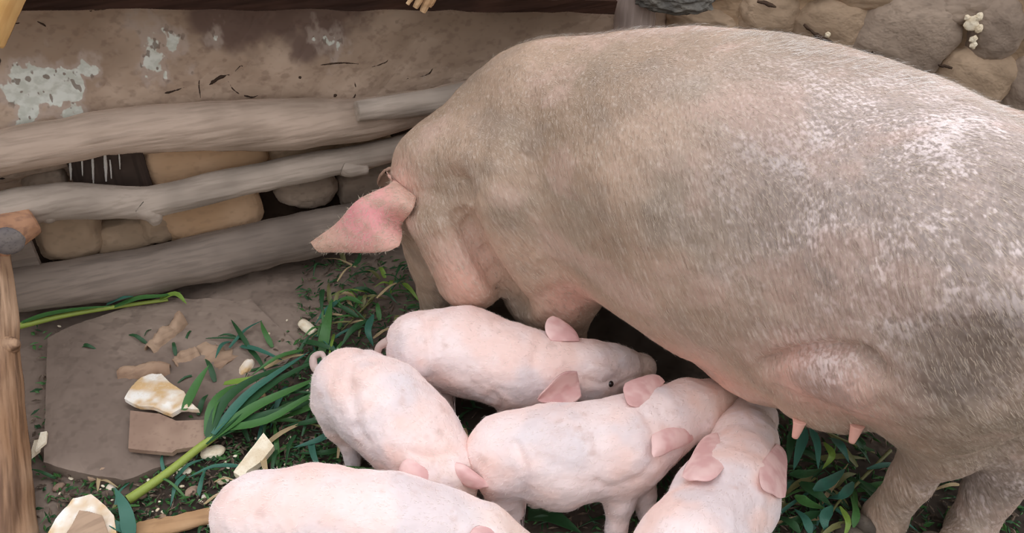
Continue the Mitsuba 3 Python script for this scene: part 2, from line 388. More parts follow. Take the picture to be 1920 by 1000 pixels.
def sow_skin(p, n, uv):
    q = mi.Vector3f(p)
    fs, fp, fn_ = dr.dot(q, V3(FLOW)), dr.dot(q, V3(FP)), dr.dot(q, V3(SN))
    big = FBM(p.x * 5 + 3, p.y * 5, p.z * 5, 3)
    col = mix(lin(144, 122, 102), lin(174, 148, 127), smoothstep(0.32, 0.68, big))
    col = mix(col, lin(140, 127, 110), smoothstep(0.45, 0.75, FBM(p.x * 7 + 9, p.y * 7, p.z * 7 + 4, 3)) * 0.7)
    pink = dr.maximum(dr.maximum(gauss(p, on_sow(1330, 700, .2), .10), 1.3 * gauss(p, on_sow(1540, 728, .305), .085)), dr.maximum(0.9 * gauss(p, on_sow(748, 350, .28), .05), gauss(p, on_sow(1080, 560, .2), .06)))
    pink = dr.maximum(pink, 0.75 * gauss(p, on_sow(865, 520, .31), .075))
    col = mix(col, lin(208, 160, 143), dr.clip(pink * 1.1, 0, 0.82))
    scurf = gauss(p, on_sow(1760, 250, .2), .26) + gauss(p, on_sow(1620, 330, .2), .2) * 0.6 + gauss(p, on_sow(1880, 400, .2), .15) + gauss(p, on_sow(1860, 860, .05), .12) + 0.45 * gauss(p, on_sow(1550, 710, .315), .05)
    flake = FBM(fp * 230, fs * 120, fn_ * 200, 3)
    patch = FBM(p.x * 16, p.y * 16, p.z * 16, 3)
    col = mix(col, lin(170, 155, 149), dr.clip(scurf * 0.7, 0, 0.7))
    col = mix(col, lin(132, 122, 118), smoothstep(0.5, 0.8, 1.05 - flake) * dr.clip(scurf * 0.6, 0, 0.5))
    col = mix(col, lin(222, 208, 204), smoothstep(0.46, 0.80, flake + 0.8 * (patch - 0.5)) * dr.clip(scurf * 0.95, 0, 0.85))
    mud = 1.1 * gauss(p, on_sow(1850, 640, .30), .055) + 0.9 * gauss(p, on_sow(1765, 720, .31), .05) + 0.7 * gauss(p, on_sow(1640, 990, .14), .05)
    mott = FBM(p.x * 13 + 7, p.y * 13, p.z * 13 + 2, 4)
    col = mix(col, lin(190, 160, 146), smoothstep(0.52, 0.72, mott) * 0.45)
    col = mix(col, lin(126, 112, 100), smoothstep(0.52, 0.72, 1 - mott) * 0.4)
    mud = mud + 0.45 * gauss(p, on_sow(1420, 310, .24), .1)
    col = mix(col, lin(108, 94, 84), dr.clip(mud * (0.35 + patch), 0, 0.75))
    streak = FBM(fp * 420, fs * 50, fn_ * 150, 2)
    col = mix(col, lin(214, 202, 190), smoothstep(0.55, 0.85, streak) * 0.3)
    return mix(col, lin(116, 98, 84), smoothstep(0.55, 0.85, 1 - streak) * 0.3)


def sow_bump(p, n, uv):
    q = mi.Vector3f(p); fs, fp, fn_ = dr.dot(q, V3(FLOW)), dr.dot(q, V3(FP)), dr.dot(q, V3(SN))
    return FBM(fp * 260, fs * 40, fn_ * 120, 2) * 0.6 + FBM(p.x * 40, p.y * 40, p.z * 40, 3)


mat('mat_sow', sow_skin, 0.62, 0.35, sow_bump, 0.0045, 6e-4, sheen=0.5, sheen_tint=0.0)
def ear_pink(p, n, uv): return mix(mix(lin(196, 160, 140), lin(214, 142, 144), dr.clip(1.3 * gauss(p, at_z(690, 408, .335), .065) * (0.4 + 1.2 * FBM(p.x * 40, p.y * 40, p.z * 40, 3)), 0, 1)), lin(170, 136, 118), smoothstep(0.5, 0.75, FBM(p.x * 50, p.y * 50, p.z * 50, 3)) * 0.7)
mat('mat_sow_ear', ear_pink, 0.6, 0.3, lumps(50), 0.002)
mat('mat_teat', lin(218, 168, 152), 0.55, 0.35)
mat('mat_bristle', lin(194, 178, 160), 0.6, 0.3)
mat('mat_eye', lin(28, 22, 20), 0.15, 0.6)
mat('mat_hoof', earth((78, 70, 62), (104, 94, 82), (60, 52, 46), 40, 2), 0.7, 0.3)


def piglet_skin(seed, head, snout, tint=0.45):
    h, s = head, snout
    def fn(p, n, uv):
        big = FBM(p.x * 14 + seed, p.y * 14, p.z * 14, 3)
        col = mix(lin(232, 214, 210), lin(230, 200, 190), smoothstep(0.35, 0.7, big))
        col = mix(col, lin(208, 200, 202), smoothstep(0.45, 0.7, FBM(p.x * 13 + 5 + seed, p.y * 13, p.z * 13, 3)) * 0.7)
        col = mix(col, lin(196, 168, 158), smoothstep(0.6, 0.85, FBM(p.x * 45 + seed, p.y * 45, p.z * 45, 4)) * 0.5)
        col = mix(col, lin(206, 176, 146), dr.clip(gauss(p, h, 0.06) * tint, 0, 1) * smoothstep(0.3, 0.6, FBM(p.x * 40 + seed, p.y * 40, p.z * 40, 2) + 0.1))
        col = mix(col, lin(176, 146, 118), dr.clip(gauss(p, s, 0.045) * 0.85, 0, 1))
        return mix(col, lin(206, 158, 150), smoothstep(0.45, 0.75, gauss(p, s, 0.026)) * 0.8)
    return fn


WRINKLE_AT = at_z(765, 800, .17); WRINKLE_ALONG = unit(at_z(786, 825, .145) - at_z(720, 765, .148))
def wrinkle_bump(p, n, uv):
    s = dr.dot(mi.Vector3f(p), V3(WRINKLE_ALONG)) + 0.006 * FBM(p.x * 40, p.y * 40, p.z * 40, 2)
    return fine_bump(p, n, uv) + 1.6 * dr.sin(s * (2 * math.pi / 0.011)) * gauss(p, WRINKLE_AT, .05)


def fine_bump(p, n, uv): return FBM(p.x * 70, p.y * 70, p.z * 70, 3) + 0.5 * FBM(p.x * 260, p.y * 260, p.z * 260, 2)


def piglet_ear(p, n, uv): return mix(lin(226, 192, 186), lin(210, 166, 162), smoothstep(0.35, 0.65, FBM(p.x * 35, p.y * 35, p.z * 35, 3)))
mat('mat_piglet_ear', piglet_ear, 0.55, 0.3, fine_bump, 0.001)
mat('mat_tail', lin(182, 160, 152), 0.6, 0.3)
mat('mat_snout', lin(196, 150, 136), 0.5, 0.4)
mat('mat_rim_hair', lin(226, 222, 216), 0.5, 0.4)  # pale tint stands in for sky light rimming the back
mat('mat_down', lin(236, 224, 216), 0.5, 0.3)


def bristles(mesh, count, length, width, flow, seed, lift=0.25, jitter=0.35, keep=None):
    rg = np.random.default_rng(seed); tri = mesh.triangles; nr = mesh.face_normals; ar = mesh.area_faces
    if keep is not None: ar = ar * keep(mesh.triangles_center)
    fi = rg.choice(len(ar), count, p=ar / ar.sum()); a, b = rg.random(count), rg.random(count); fl = a + b > 1; a[fl], b[fl] = 1 - a[fl], 1 - b[fl]
    t = tri[fi]; P = t[:, 0] + (t[:, 1] - t[:, 0]) * a[:, None] + (t[:, 2] - t[:, 0]) * b[:, None]; n = nr[fi]
    f = np.asarray(flow(P) if callable(flow) else np.broadcast_to(flow, P.shape)) + rg.normal(0, jitter, P.shape)
    f = f - n * (f * n).sum(1, keepdims=True); f /= np.maximum(np.linalg.norm(f, axis=1, keepdims=True), 1e-6)
    s = np.cross(n, f); L = length * rg.uniform(0.6, 1.3, count)[:, None]; W = width * rg.uniform(0.7, 1.2, count)[:, None]
    tipv = P + f * L + n * L * lift * rg.uniform(0.3, 1.4, count)[:, None]
    mid = P + f * L * 0.5 + n * L * lift * 0.75
    V = np.stack([P - s * W / 2, P + s * W / 2, mid - s * W / 2, mid + s * W / 2, tipv], 1).reshape(-1, 3); k = np.arange(count)[:, None] * 5
    return tm(V, np.vstack([k + [0, 1, 3], k + [0, 3, 2], k + [2, 3, 4]]))


def ear_mesh(base_a, base_b, tip, bulge, thick=0.004, n=15, m=11, full=1.25, cup=0.0, droop=(0, 0, 0), blunt=2.0):
    """A pig's ear: from a base line a-b to a rounded tip, arched by the vector bulge, cupped across."""
    a, b, tip, bulge = (np.asarray(x, float) for x in (base_a, base_b, tip, bulge)); G = np.zeros((n, m, 3)); c = (a + b) / 2; half = (b - a) / 2
    L = np.linalg.norm(tip - c); bn = unit(bulge)
    for i, t in enumerate(np.linspace(0, 1, n)):
        w = (1 - t ** blunt) ** 0.7 * (1 + (full - 1) * math.sin(math.pi * min(1, t * 1.35))) + 0.02
        mid = c + (tip - c) * t + bulge * math.sin(math.pi * t * 0.9) + np.asarray(droop) * t * t
        for j, v in enumerate(np.linspace(-1, 1, m)):
            G[i, j] = mid + half * v * w + bn * (-cup * v * v * w * L)
    G += bn * ((meshkit.fbm(G * 60, 2) - 0.5) * 0.006)[..., None]
    return sheet(G, thick)


# ------------------------------------------------------------------ the setting
def floor_z(x, y):
    q = np.stack([x, y, 0 * x], -1)
    return (meshkit.fbm(q * 5, 3, 2) - 0.5) * 0.022 + (meshkit.fbm(q * 26, 3, 4) - 0.5) * 0.012 - 0.010


xs, ys = np.arange(-2.1, 2.3, 0.012), np.arange(-0.5, 2.5, 0.012)
X, Y = np.meshgrid(xs, ys, indexing='ij'); I = np.arange(X.size).reshape(X.shape)
q = np.stack([I[:-1, :-1], I[1:, :-1], I[1:, 1:], I[:-1, 1:]], -1).reshape(-1, 4)
scene['floor'] = ply((np.stack([X, Y, floor_z(X, Y)], -1).reshape(-1, 3), q), 'mat_floor', True)
labels['floor'] = {'label': 'trodden brown earth floor of the pig pen', 'kind': 'structure'}


def wall_grid(o, d, n, s0, s1, z0, z1, step, relief, edge=None):
    """The face of a wall as a grid with relief (metres), closed behind by a plain back."""
    s, z = np.arange(s0, s1 + step / 2, step), np.arange(z0, z1 + step / 2, step); A, B = np.meshgrid(s, z, indexing='ij')
    p = o + d * A[..., None] + np.array([0, 0, 1.0]) * B[..., None]
    return sheet(p + n * (relief(p, A, B))[..., None] - n * 0.03, 0.06)


# left wall: a deep dark back, and mud plaster over its upper part
def rel_back(p, a, b): return -0.075 + (meshkit.fbm(p * 9, 3, 3) - 0.5) * 0.04
scene['wall_left'] = ply(wall_grid(WL_O, WL_D, WL_N, -1.10, 1.60, -0.03, 1.0, 0.02, rel_back), 'mat_recess', True)
labels['wall_left'] = {'label': 'old mud and stone wall on the left with flaking plaster', 'kind': 'structure'}
def rel_plaster(p, a, b):
    low = np.clip((b - 0.315 - 0.02 * np.sin(a * 6)) / 0.03, 0, 1)
    cr = np.zeros_like(a)
    return 0.012 + (meshkit.fbm(p * 5, 3, 7) - 0.5) * 0.035 + (meshkit.fbm(p * 28, 3, 8) - 0.5) * 0.014 - 0.05 * (1 - low)
part('wall_left', 'mud_plaster', wall_grid(WL_O, WL_D, WL_N, -1.10, 1.60, 0.27, 1.0, 0.011, rel_plaster), 'mat_plaster', True, 'tan mud plaster with remains of lime wash')
labels['wall_left__mud_plaster']['label'] = 'tan mud plaster with remains of lime wash'
def on_plaster(x, y, lift):
    o = .01
    for _ in range(4):
        q = on_left(x, y, o); a = (q - WL_O) @ WL_D; o = float(rel_plaster((WL_O + WL_D * a + [0, 0, q[2]])[None], np.array([a]), np.array([q[2]]))[0])
    return on_left(x, y, o + lift)


for pts, r in ((((296, 177), (320, 172), (345, 164)), .0022), (((392, 158), (404, 150), (416, 143), (432, 139)), .0034), (((372, 118), (374, 138), (373, 160), (377, 192)), .0014), (((428, 152), (436, 166), (448, 176)), .0015), (((456, 178), (470, 182), (484, 179)), .0018), (((440, 134), (452, 122), (456, 132)), .0016),
               (((600, 122), (640, 118), (672, 120)), .0015), (((690, 128), (720, 118), (728, 112)), .0016), (((656, 186), (664, 182), (667, 166), (664, 152)), .0018), (((762, 148), (800, 140), (812, 128)), .0018), (((560, 146), (566, 144)), .003), (((10, 42), (22, 44), (40, 42)), .002), (((70, 40), (84, 48), (92, 60)), .0015), (((140, 22), (180, 18), (200, 16)), .002), (((624, 180), (632, 178)), .003)):
    part('wall_left', 'crack', tube([on_plaster(x, y, -r * .35) for x, y in pts], [r * .5, r * 1.2, r, r * .4], 6, 18, rough=r * .9, seed=r, freq=160), 'mat_recess', True, 'dark crack in the plaster')

# stones and blocks in the gaps of the left wall
def left_stone(x0, y0, x1, y1, off, depth, m, seed, tilt=0.0, sq=0.6, bump=.13):
    a, b, c = on_left(x0, (y0 + y1) / 2, off), on_left(x1, (y0 + y1) / 2, off), on_left((x0 + x1) / 2, y0, off); d = on_left((x0 + x1) / 2, y1, off)
    ax = np.array([WL_D, WL_N, [0, 0, 1.0]]); ct = (a + b) / 2 - WL_N * depth
    ca, sa = math.cos(tilt), math.sin(tilt); ax = np.array([WL_D * ca + ax[2] * sa, WL_N, ax[2] * ca - WL_D * sa])
    part('wall_left', 'stone', rock(ct, ax, (np.linalg.norm(b - a) / 2, depth, np.linalg.norm(c - d) / 2), seed, bump, sub=4, square=sq), m, 50)
left_stone(268, 262, 508, 348, .010, .05, 'mat_stone_orange', 1, .06, .45, .06)
left_stone(300, 340, 492, 462, .014, .05, 'mat_stone_orange', 2, .10, .5, .08)
left_stone(262, 400, 330, 466, .006, .05, 'mat_stone', 3, -.2)
left_stone(62, 388, 192, 505, .020, .06, 'mat_stone', 4, -.15, .62, .10)
left_stone(165, 425, 300, 490, .000, .05, 'mat_stone', 5, .1)
left_stone(500, 260, 640, 310, -.005, .05, 'mat_stone', 6, .1)
left_stone(520, 335, 640, 402, .000, .05, 'mat_stone_grey', 7, -.2, .8)
left_stone(620, 250, 740, 330, -.01, .05, 'mat_stone', 8, .15)
left_stone(40, 330, 130, 372, -.005, .05, 'mat_stone_grey', 9, .1)
left_stone(640, 330, 760, 400, -.01, .05, 'mat_stone_grey', 10, .1)
a0, a1 = on_left(128, 310, 0.0), on_left(272, 300, 0.0)
def board(p0, p1, z0, z1, th, n): 
    d = unit(p1 - p0); c = (p0 + p1) / 2; m = trimesh.creation.box((np.linalg.norm(p1 - p0), th, z1 - z0)); m = m.subdivide().subdivide()
    M = np.eye(4); M[:3, 0], M[:3, 1], M[:3, 2] = d, np.cross([0, 0, 1.0], d), [0, 0, 1]; M[:3, 3] = [c[0], c[1], (z0 + z1) / 2]; m.apply_transform(M); return m
part('wall_left', 'dark_board', board(a0, a1, .20, .40, .02, WL_N), 'mat_dark_board', False, 'dark board with pale drips')
for x, y0, y1, w in ((130, 290, 338, .003), (152, 285, 330, .002), (172, 280, 345, .003), (196, 282, 340, .004), (206, 300, 335, .002), (222, 280, 318, .002)):
    part('wall_left__dark_board', 'drip', tube([on_left(x, y0, .012), on_left(x + 2, (y0 + y1) / 2, .0125), on_left(x + 3, y1, .012)], [w * .7, w, w * .5], 6, 8, rough=.001, freq=200), 'mat_drip', True, 'pale drip')
part('wall_left', 'dark_board', board(on_left(8, 480, .03), on_left(70, 480, .03), .03, .22, .02, WL_N), 'mat_log', False)

# rails, logs and branch across the left wall
def rail(name, pts, radii, m, label, off, rough=.006, seed=1, n=20, cat='log', freq=14):
    return single(name, tube([on_left(x, y, o) for (x, y), o in zip(pts, off)], radii, n, 60, rough=rough, seed=seed, freq=freq), m, label, cat, smooth=True)
rail('wall_rail', [(-420, 372), (-60, 300), (100, 268), (250, 244), (420, 236), (560, 232), (690, 222), (790, 200), (880, 178)], [.044, .046, .046, .047, .054, .056, .048, .040, .035], 'mat_rail',
     'thick smooth wooden rail running along the left wall, uppermost of the poles', [.055] * 9, .006, 2)
rail('pole_end', [(668, 208), (740, 200), (830, 188), (930, 165)], [.022, .027, .030, .030], 'mat_branch', 'short grey pole with a cut end lying on the uppermost rail beside the sow’s neck', [.098, .092, .085, .075], .003, 3)
k = rail('knotty_branch', [(-420, 462), (-60, 405), (40, 390), (120, 376), (200, 378), (290, 378), (400, 352), (520, 326), (620, 306), (720, 284), (800, 262)], [.036, .036, .038, .040, .036, .036, .034, .033, .030, .028, .027], 'mat_branch',
         'knotty grey branch across the left wall below the thick rail', [.075, .075, .08, .07, .07, .065, .06, .06, .06, .06, .06], .007, 4, cat='branch')
def knot(P, R, m, label): part('knotty_branch', 'knot', tube(P, R, 12, 12, rough=.004, seed=3, freq=40), m, True, label)
knot([on_left(262, 385, .075), on_left(285, 402, .085), on_left(294, 420, .09)], [.030, .022, .010], 'mat_branch', 'stub of a side twig')
knot([on_left(90, 392, .08), on_left(92, 408, .09), on_left(94, 416, .092)], [.03, .02, .01], 'mat_branch', 'stub of a side twig')
knot([on_left(648, 312, .075), on_left(662, 318, .085), on_left(690, 318, .088)], [.024, .018, .010], 'mat_branch', 'stub of a side twig')
rail('base_log', [(-420, 606), (-30, 552), (120, 532), (260, 512), (400, 480), (520, 452), (640, 425), (760, 400)], [.050, .050, .052, .055, .058, .058, .055, .05], 'mat_log', 'half-buried grey log along the foot of the left wall', [.055] * 8, .008, 5)

# the posts at the left edge, nearest the camera
pb, pt = POST_FOOT, POST_HEAD
bow = pb * .45 + pt * .55 + np.array([.004, 0, 0])
k = single('pen_post', tube([pb, pb * .7 + pt * .3 + [-.004, 0, 0], bow, pt, pt + (pt - pb) * .08], [.056, .053, .043, .040, .040], 20, 50, rough=.005, seed=8, freq=14), 'mat_post', 'worn tan wooden post at the left edge, in front of the base log', 'post', smooth=True)
kp = bow + (pt - bow) * .25
part('pen_post', 'knot', tube([kp + [.02, -.01, .0], kp + [.045, -.015, .012], kp + [.058, -.018, .020]], [.026, .016, .006], 12, 10, rough=.003, freq=50), 'mat_post', True, 'stub of a side twig')
e0, e1 = on_left(-40, 470, .16), on_left(62, 412, .11)
k = single('lopped_branch', tube([e0 + (e0 - e1) * .2, e0, (e0 + e1) / 2 + [0, 0, .004], e1], [.042, .042, .040, .030], 18, 30, rough=.005, seed=9, freq=25), 'mat_stub', 'lopped reddish branch end resting on the knotty branch above the post', 'branch', smooth=True)
f0 = on_left(14, 452, .215); part(k, 'cut_face', rock(f0, np.array([WL_D, WL_N, [0, 0, 1.0]]), (.030, .012, .030), 12, .1), 'mat_cut', True, 'weathered grey cut end')
w0, w1 = on_left(-6, 52, .22), on_left(30, -30, .22)
single('yellow_batten', tube([w0 + (w0 - w1) * .3, w0, w1, w1 + (w1 - w0) * .6], [.022, .022, .023, .023], 10, 20, rough=.003, seed=4, freq=30), 'mat_yellow_wood', 'yellowish batten slanting across the upper left corner', 'batten', smooth=True)
single('corner_strip', tube([on_left(2, 330, -.005), on_left(-4, 200, -.005), on_left(-2, 95, -.005)], [.014, .014, .012], 10, 12, rough=.004, freq=50), 'mat_dark_board', 'dark strip standing in for the gap at the left edge of the plaster', 'stake', smooth=True)  # upright dark strip drawn in place of the gap beside the plaster

# the corner post and the eave over the left wall
c0 = at_plane(1188, 60, CORNER + WL_N * .0 + WR_N * .05, unit(WR_N + WL_N))
single('corner_post', tube([[c0[0], c0[1], -.02], [c0[0], c0[1], .3], c0, [c0[0], c0[1], .60]], [.052, .05, .049, .049], 20, 30, rough=.003, seed=6), 'mat_wall_post', 'smooth greyish post in the corner behind the sow', 'post', smooth=True)
# a board of the eave, its lower edge just within view; the near-black tone paints its shade
ea, eb = on_left(260, 2, .15), on_left(1140, 14, .13); es = (eb - ea) / np.linalg.norm((eb - ea)[:2])
EV = [ea - es * .75, ea, (ea + eb) / 2 + [0, 0, .004], eb + es * .02]
G = np.array([[q - WL_N * o + np.array([0, 0, .05 * o]) for o in np.linspace(0, .135, 8)] for q in smooth_path(EV, 40)])
G[..., 2] += (meshkit.fbm(G * 12, 3) - .5) * .018
single('eave_board', sheet(G, .03), 'mat_beam', 'board of the eave above the left wall, shade painted into its dark colour', 'board', smooth=30)
w = on_left(800, 0, .17)
k = thing('broken_lath', 'splintered pale piece of wood hanging under the eave', 'piece of wood')
for i, (dx, l, r) in enumerate(((-26, 8, .006), (-12, 14, .008), (2, 22, .009), (14, 12, .007))):
    t0, t1 = on_left(790 + dx + 24, -28, .19), on_left(790 + dx, l, .19); part(k, 'splinter', tube([t0, (t0 + t1) / 2, t1], [r, r, r * .7], 7, 8, rough=.002, freq=90), 'mat_chipwood', 40)
single('grey_rubble', rock(at_plane(1265, -6, CORNER + WR_N * .10, WR_N), np.array([WR_D, WR_N, [0, 0, 1.0]]), (.085, .05, .030), 21, .25, 3.5, 4, .7), 'mat_rubble', 'rough dark grey lump of rubble on top of the corner post', 'rubble', smooth=50)

# right wall: stones bedded in mud
def rel_right(p, a, b): return -0.01 + (meshkit.fbm(p * 6, 3, 9) - 0.5) * 0.035 + (meshkit.fbm(p * 30, 3, 10) - 0.5) * 0.014
scene['wall_right'] = ply(wall_grid(CORNER, WR_D, WR_N, -0.06, 2.3, -0.03, 1.0, 0.012, rel_right), 'mat_mortar', True)
labels['wall_right'] = {'label': 'rubble stone wall bedded in mud behind the sow', 'kind': 'structure'}
def right_stone(x, y, w, h, m, seed, tilt=0.0, out=.0, sq=.75):
    c = on_right(x, y, out); sc = (c - CAM) @ FW / FOC
    ca, sa = math.cos(tilt), math.sin(tilt); z = np.array([0, 0, 1.0]); ax = np.array([WR_D * ca + z * sa, WR_N, z * ca - WR_D * sa])
    part('wall_right', 'stone', rock(c - WR_N * .042, ax, (w / 2 * sc, .06, h / 2 * sc * 1.15), seed, .14, 2.0, 4, sq), m, 50)
for x, y, w, h, m, sd, t, o in ((1310, 42, 150, 60, 'mat_stone', 31, -.15, .0), (1440, 30, 130, 90, 'mat_stone', 32, .1, -.005), (1415, 95, 160, 70, 'mat_stone_grey', 33, -.2, -.01), (1560, 55, 150, 110, 'mat_stone', 34, .15, .0),
                               (1700, 75, 190, 170, 'mat_stone_grey', 35, -.25, .012), (1600, 130, 180, 80, 'mat_stone', 36, -.2, -.005), (1870, 60, 110, 120, 'mat_stone_grey', 37, .2, .008), (1830, 150, 150, 110, 'mat_stone', 38, -.3, .005),
                               (1800, 15, 140, 70, 'mat_stone_grey', 39, .1, .0), (1950, 170, 130, 150, 'mat_stone_grey', 40, .2, .0), (1640, -20, 190, 80, 'mat_stone', 41, 0, .0), (1330, -30, 190, 70, 'mat_stone', 42, .1, .0),
                               (1980, 0, 150, 130, 'mat_stone', 43, 0, .0), (1500, -40, 160, 80, 'mat_stone_grey', 44, -.1, .0), (1300, 130, 170, 90, 'mat_stone', 45, 0, -.005), (1480, 170, 190, 100, 'mat_stone_grey', 46, 0, -.005), (1700, 220, 220, 110, 'mat_stone', 47, -.1, .0), (1900, 290, 220, 120, 'mat_stone', 48, -.1, .0)):
    right_stone(x, y, w, h, m, sd, t, o)
for pts, r in ((((1508, 46), (1530, 66), (1550, 76), (1575, 92)), .006), (((1420, 2), (1440, 8), (1455, 14)), .006), (((1760, 122), (1785, 128)), .005), (((1640, 70), (1636, 95), (1645, 125)), .003), (((1880, 60), (1890, 72)), .004)):
    part('wall_right', 'crack', tube([on_right(x, y, .022) for x, y in pts], [r * .5, r, r * .4], 6, 12, rough=.004, freq=90), 'mat_recess', True, 'dark crack between the stones')
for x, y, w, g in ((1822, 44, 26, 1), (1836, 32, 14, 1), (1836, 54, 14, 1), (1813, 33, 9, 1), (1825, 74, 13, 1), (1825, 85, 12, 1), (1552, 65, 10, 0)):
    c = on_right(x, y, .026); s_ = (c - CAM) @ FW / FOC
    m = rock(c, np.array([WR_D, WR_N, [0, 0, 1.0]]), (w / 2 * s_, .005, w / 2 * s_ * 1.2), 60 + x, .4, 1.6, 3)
    if g: single('pale_spot', m, 'mat_pale', 'small cream spot on the grey stone at the upper right', 'flake', 'cream spots on the stone wall')  # small raised cream spots set on the stone face
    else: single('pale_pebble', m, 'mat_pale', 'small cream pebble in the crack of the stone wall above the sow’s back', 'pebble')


# ------------------------------------------------------------------ the sow
def L3(p): q = np.asarray(p) - SO; return np.array([q @ SA, q @ SN, q[2]])        # world -> the sow's own axes (along, towards the pen, up)


def build_sow():
    F = Field((-0.75, -0.42, -0.01), (1.05, 0.45, 0.86), 0.0085)
    # trunk: a loft of superellipses along the back line
    st = np.array([  # s, top, bottom, half width
        (-0.40, 0.49, 0.36, 0.080), (-0.30, 0.570, 0.28, 0.145), (-0.18, 0.638, 0.22, 0.200), (-0.05, 0.690, 0.20, 0.240), (0.10, 0.727, 0.18, 0.275), (0.25, 0.745, 0.165, 0.295), (0.40, 0.744, 0.17, 0.295),
        (0.52, 0.731, 0.23, 0.280), (0.64, 0.692, 0.30, 0.255), (0.76, 0.630, 0.36, 0.215), (0.86, 0.550, 0.40, 0.140), (0.90, 0.51, 0.44, 0.06)])
    sl, p = F.grid(F.lo, F.lo + (F.n - 1) * F.h)
    from scipy.interpolate import PchipInterpolator
    s = np.clip(p[..., 0], st[0, 0], st[-1, 0]); top, bot, hw = (PchipInterpolator(st[:, 0], st[:, k])(s) for k in (1, 2, 3)); top, bot = top - .016, bot - .006
    c, hh = (top + bot) / 2, (top - bot) / 2
    q = ((np.abs(p[..., 1]) / hw) ** 2.25 + (np.abs(p[..., 2] - c) / hh) ** 2.25) ** (1 / 2.25)
    d = (q - 1) * np.minimum(hw, hh) * 0.9
    d = np.maximum(d, np.abs(p[..., 0] - s) - 0.01)
    F.put(sl, d.astype(np.float32), 0.02)
    P = lambda x, y, w: L3(on_sow(x, y, w))
    G = lambda x, y, z=0.0: L3(at_z(x, y, z))
    # near foreleg, far foreleg
    F.cone(P(1010, 420, .13), P(1040, 560, .135), .11, .080, .09)
    F.cone(P(1040, 560, .135), P(1050, 640, .135), .070, .050, .05); F.cone(P(1050, 640, .135), G(1052, 700, .03), .045, .040, .03)
    F.cone((0.0, -.14, .36), (.0, -.15, .2), .10, .06, .08); F.cone((0.0, -.15, .2), (-.02, -.15, .03), .052, .042, .03)
    # thighs and hind legs
    F.cone(P(1800, 480, .14), P(1760, 640, .165), .17, .125, .12)
    F.cone(P(1760, 640, .165), P(1745, 740, .155), .12, .082, .07)
    F.cone(P(1745, 740, .155), P(1757, 832, .145), .08, .050, .04)
    F.ball(P(1790, 826, .14), .030, .05)
    F.cone(P(1757, 832, .145), P(1705, 905, .142), .047, .036, .03); F.cone(P(1705, 905, .142), P(1655, 975, .14), .036, .036, .02)
    F.cone(P(1655, 975, .14), P(1632, 1005, .14), .036, .034, .02)
    F.cone((.70, -.12, .52), P(1915, 760, .035), .16, .085, .08)
    F.cone(P(1915, 760, .035), P(1893, 862, .05), .075, .05, .05)
    F.cone(P(1893, 862, .05), P(1822, 985, .06), .048, .036, .03); F.cone(P(1822, 985, .06), G(1785, 1042, .03), .036, .034, .02)
    # udder: the rear gland and the belly's milk line
    F.ellipsoid(P(1550, 712, .185), frame_from((1, 0, .06)), (.110, .075, .085), .010)
    F.ellipsoid(P(1420, 690, .14), frame_from((1, 0, .05)), (.11, .07, .05), .03)
    # shoulder
    F.cone(P(960, 330, .16), P(1030, 530, .145), .13, .09, .05)
    # neck and head, lowered
    poll, brow, nose = at_z(826, 388, .30), at_z(828, 470, .20), at_z(824, 585, .055)
    F.cone((-.22, .02, .455), L3(at_z(840, 330, .36)), .150, .100, .08)
    F.cone(L3(at_z(840, 330, .36)), L3(poll), .100, .088, .07)
    F.cone(L3(poll), L3(brow), .086, .075, .05)
    F.cone(L3(brow), L3(nose), .066, .042, .03)
    F.cone(L3(at_z(838, 415, .325)), L3(at_z(884, 518, .215)), .074, .070, .014)      # cheek and jowl
    F.cone(L3(nose), L3(at_z(817, 602, .035)), .036, .034, .01)
    F.ball((.88, 0, .58), .02, .02)
    m = F.mesh(5)
    m.vertices = SO + m.vertices[:, :1] * SA + m.vertices[:, 1:2] * SN + m.vertices[:, 2:] * np.array([0, 0, 1.0])
    m.invert()
    v = np.array(m.vertices); n = np.array(m.vertex_normals)
    m.vertices = v + n * ((meshkit.fbm(v * 9, 3, 5) - 0.5) * 0.016 + (meshkit.fbm(v * 45, 2, 6) - 0.5) * 0.004)[:, None]
    m.vertices[:, 2] = np.maximum(m.vertices[:, 2], 0.004)
    crease(m, [([(850, 335), (870, 400), (905, 480), (955, 552), (975, 580)], 18, .030), ([(1085, 560), (1040, 545), (1000, 560)], 16, .006), ([(1430, 684), (1490, 664), (1550, 656), (1610, 664), (1650, 700)], 12, .020), ([(1500, 725), (1560, 705), (1610, 730)], 34, -.012),
               ([(1100, 585), (1160, 620), (1240, 655), (1330, 672)], 14, .006), ([(1690, 840), (1740, 830), (1790, 850)], 10, .006), ([(1660, 760), (1720, 800), (1800, 790)], 14, .005), ([(850, 470), (875, 520)], 36, -.012), ([(1440, 720), (1540, 745), (1610, 750)], 30, -.008), ([(880, 160), (900, 260), (880, 340)], 40, .010), ([(930, 300), (960, 420), (1010, 520)], 50, -.012), ([(1240, 360), (1300, 480), (1330, 580)], 40, .004), ([(1640, 420), (1650, 560), (1650, 660)], 40, .006)])
    return m


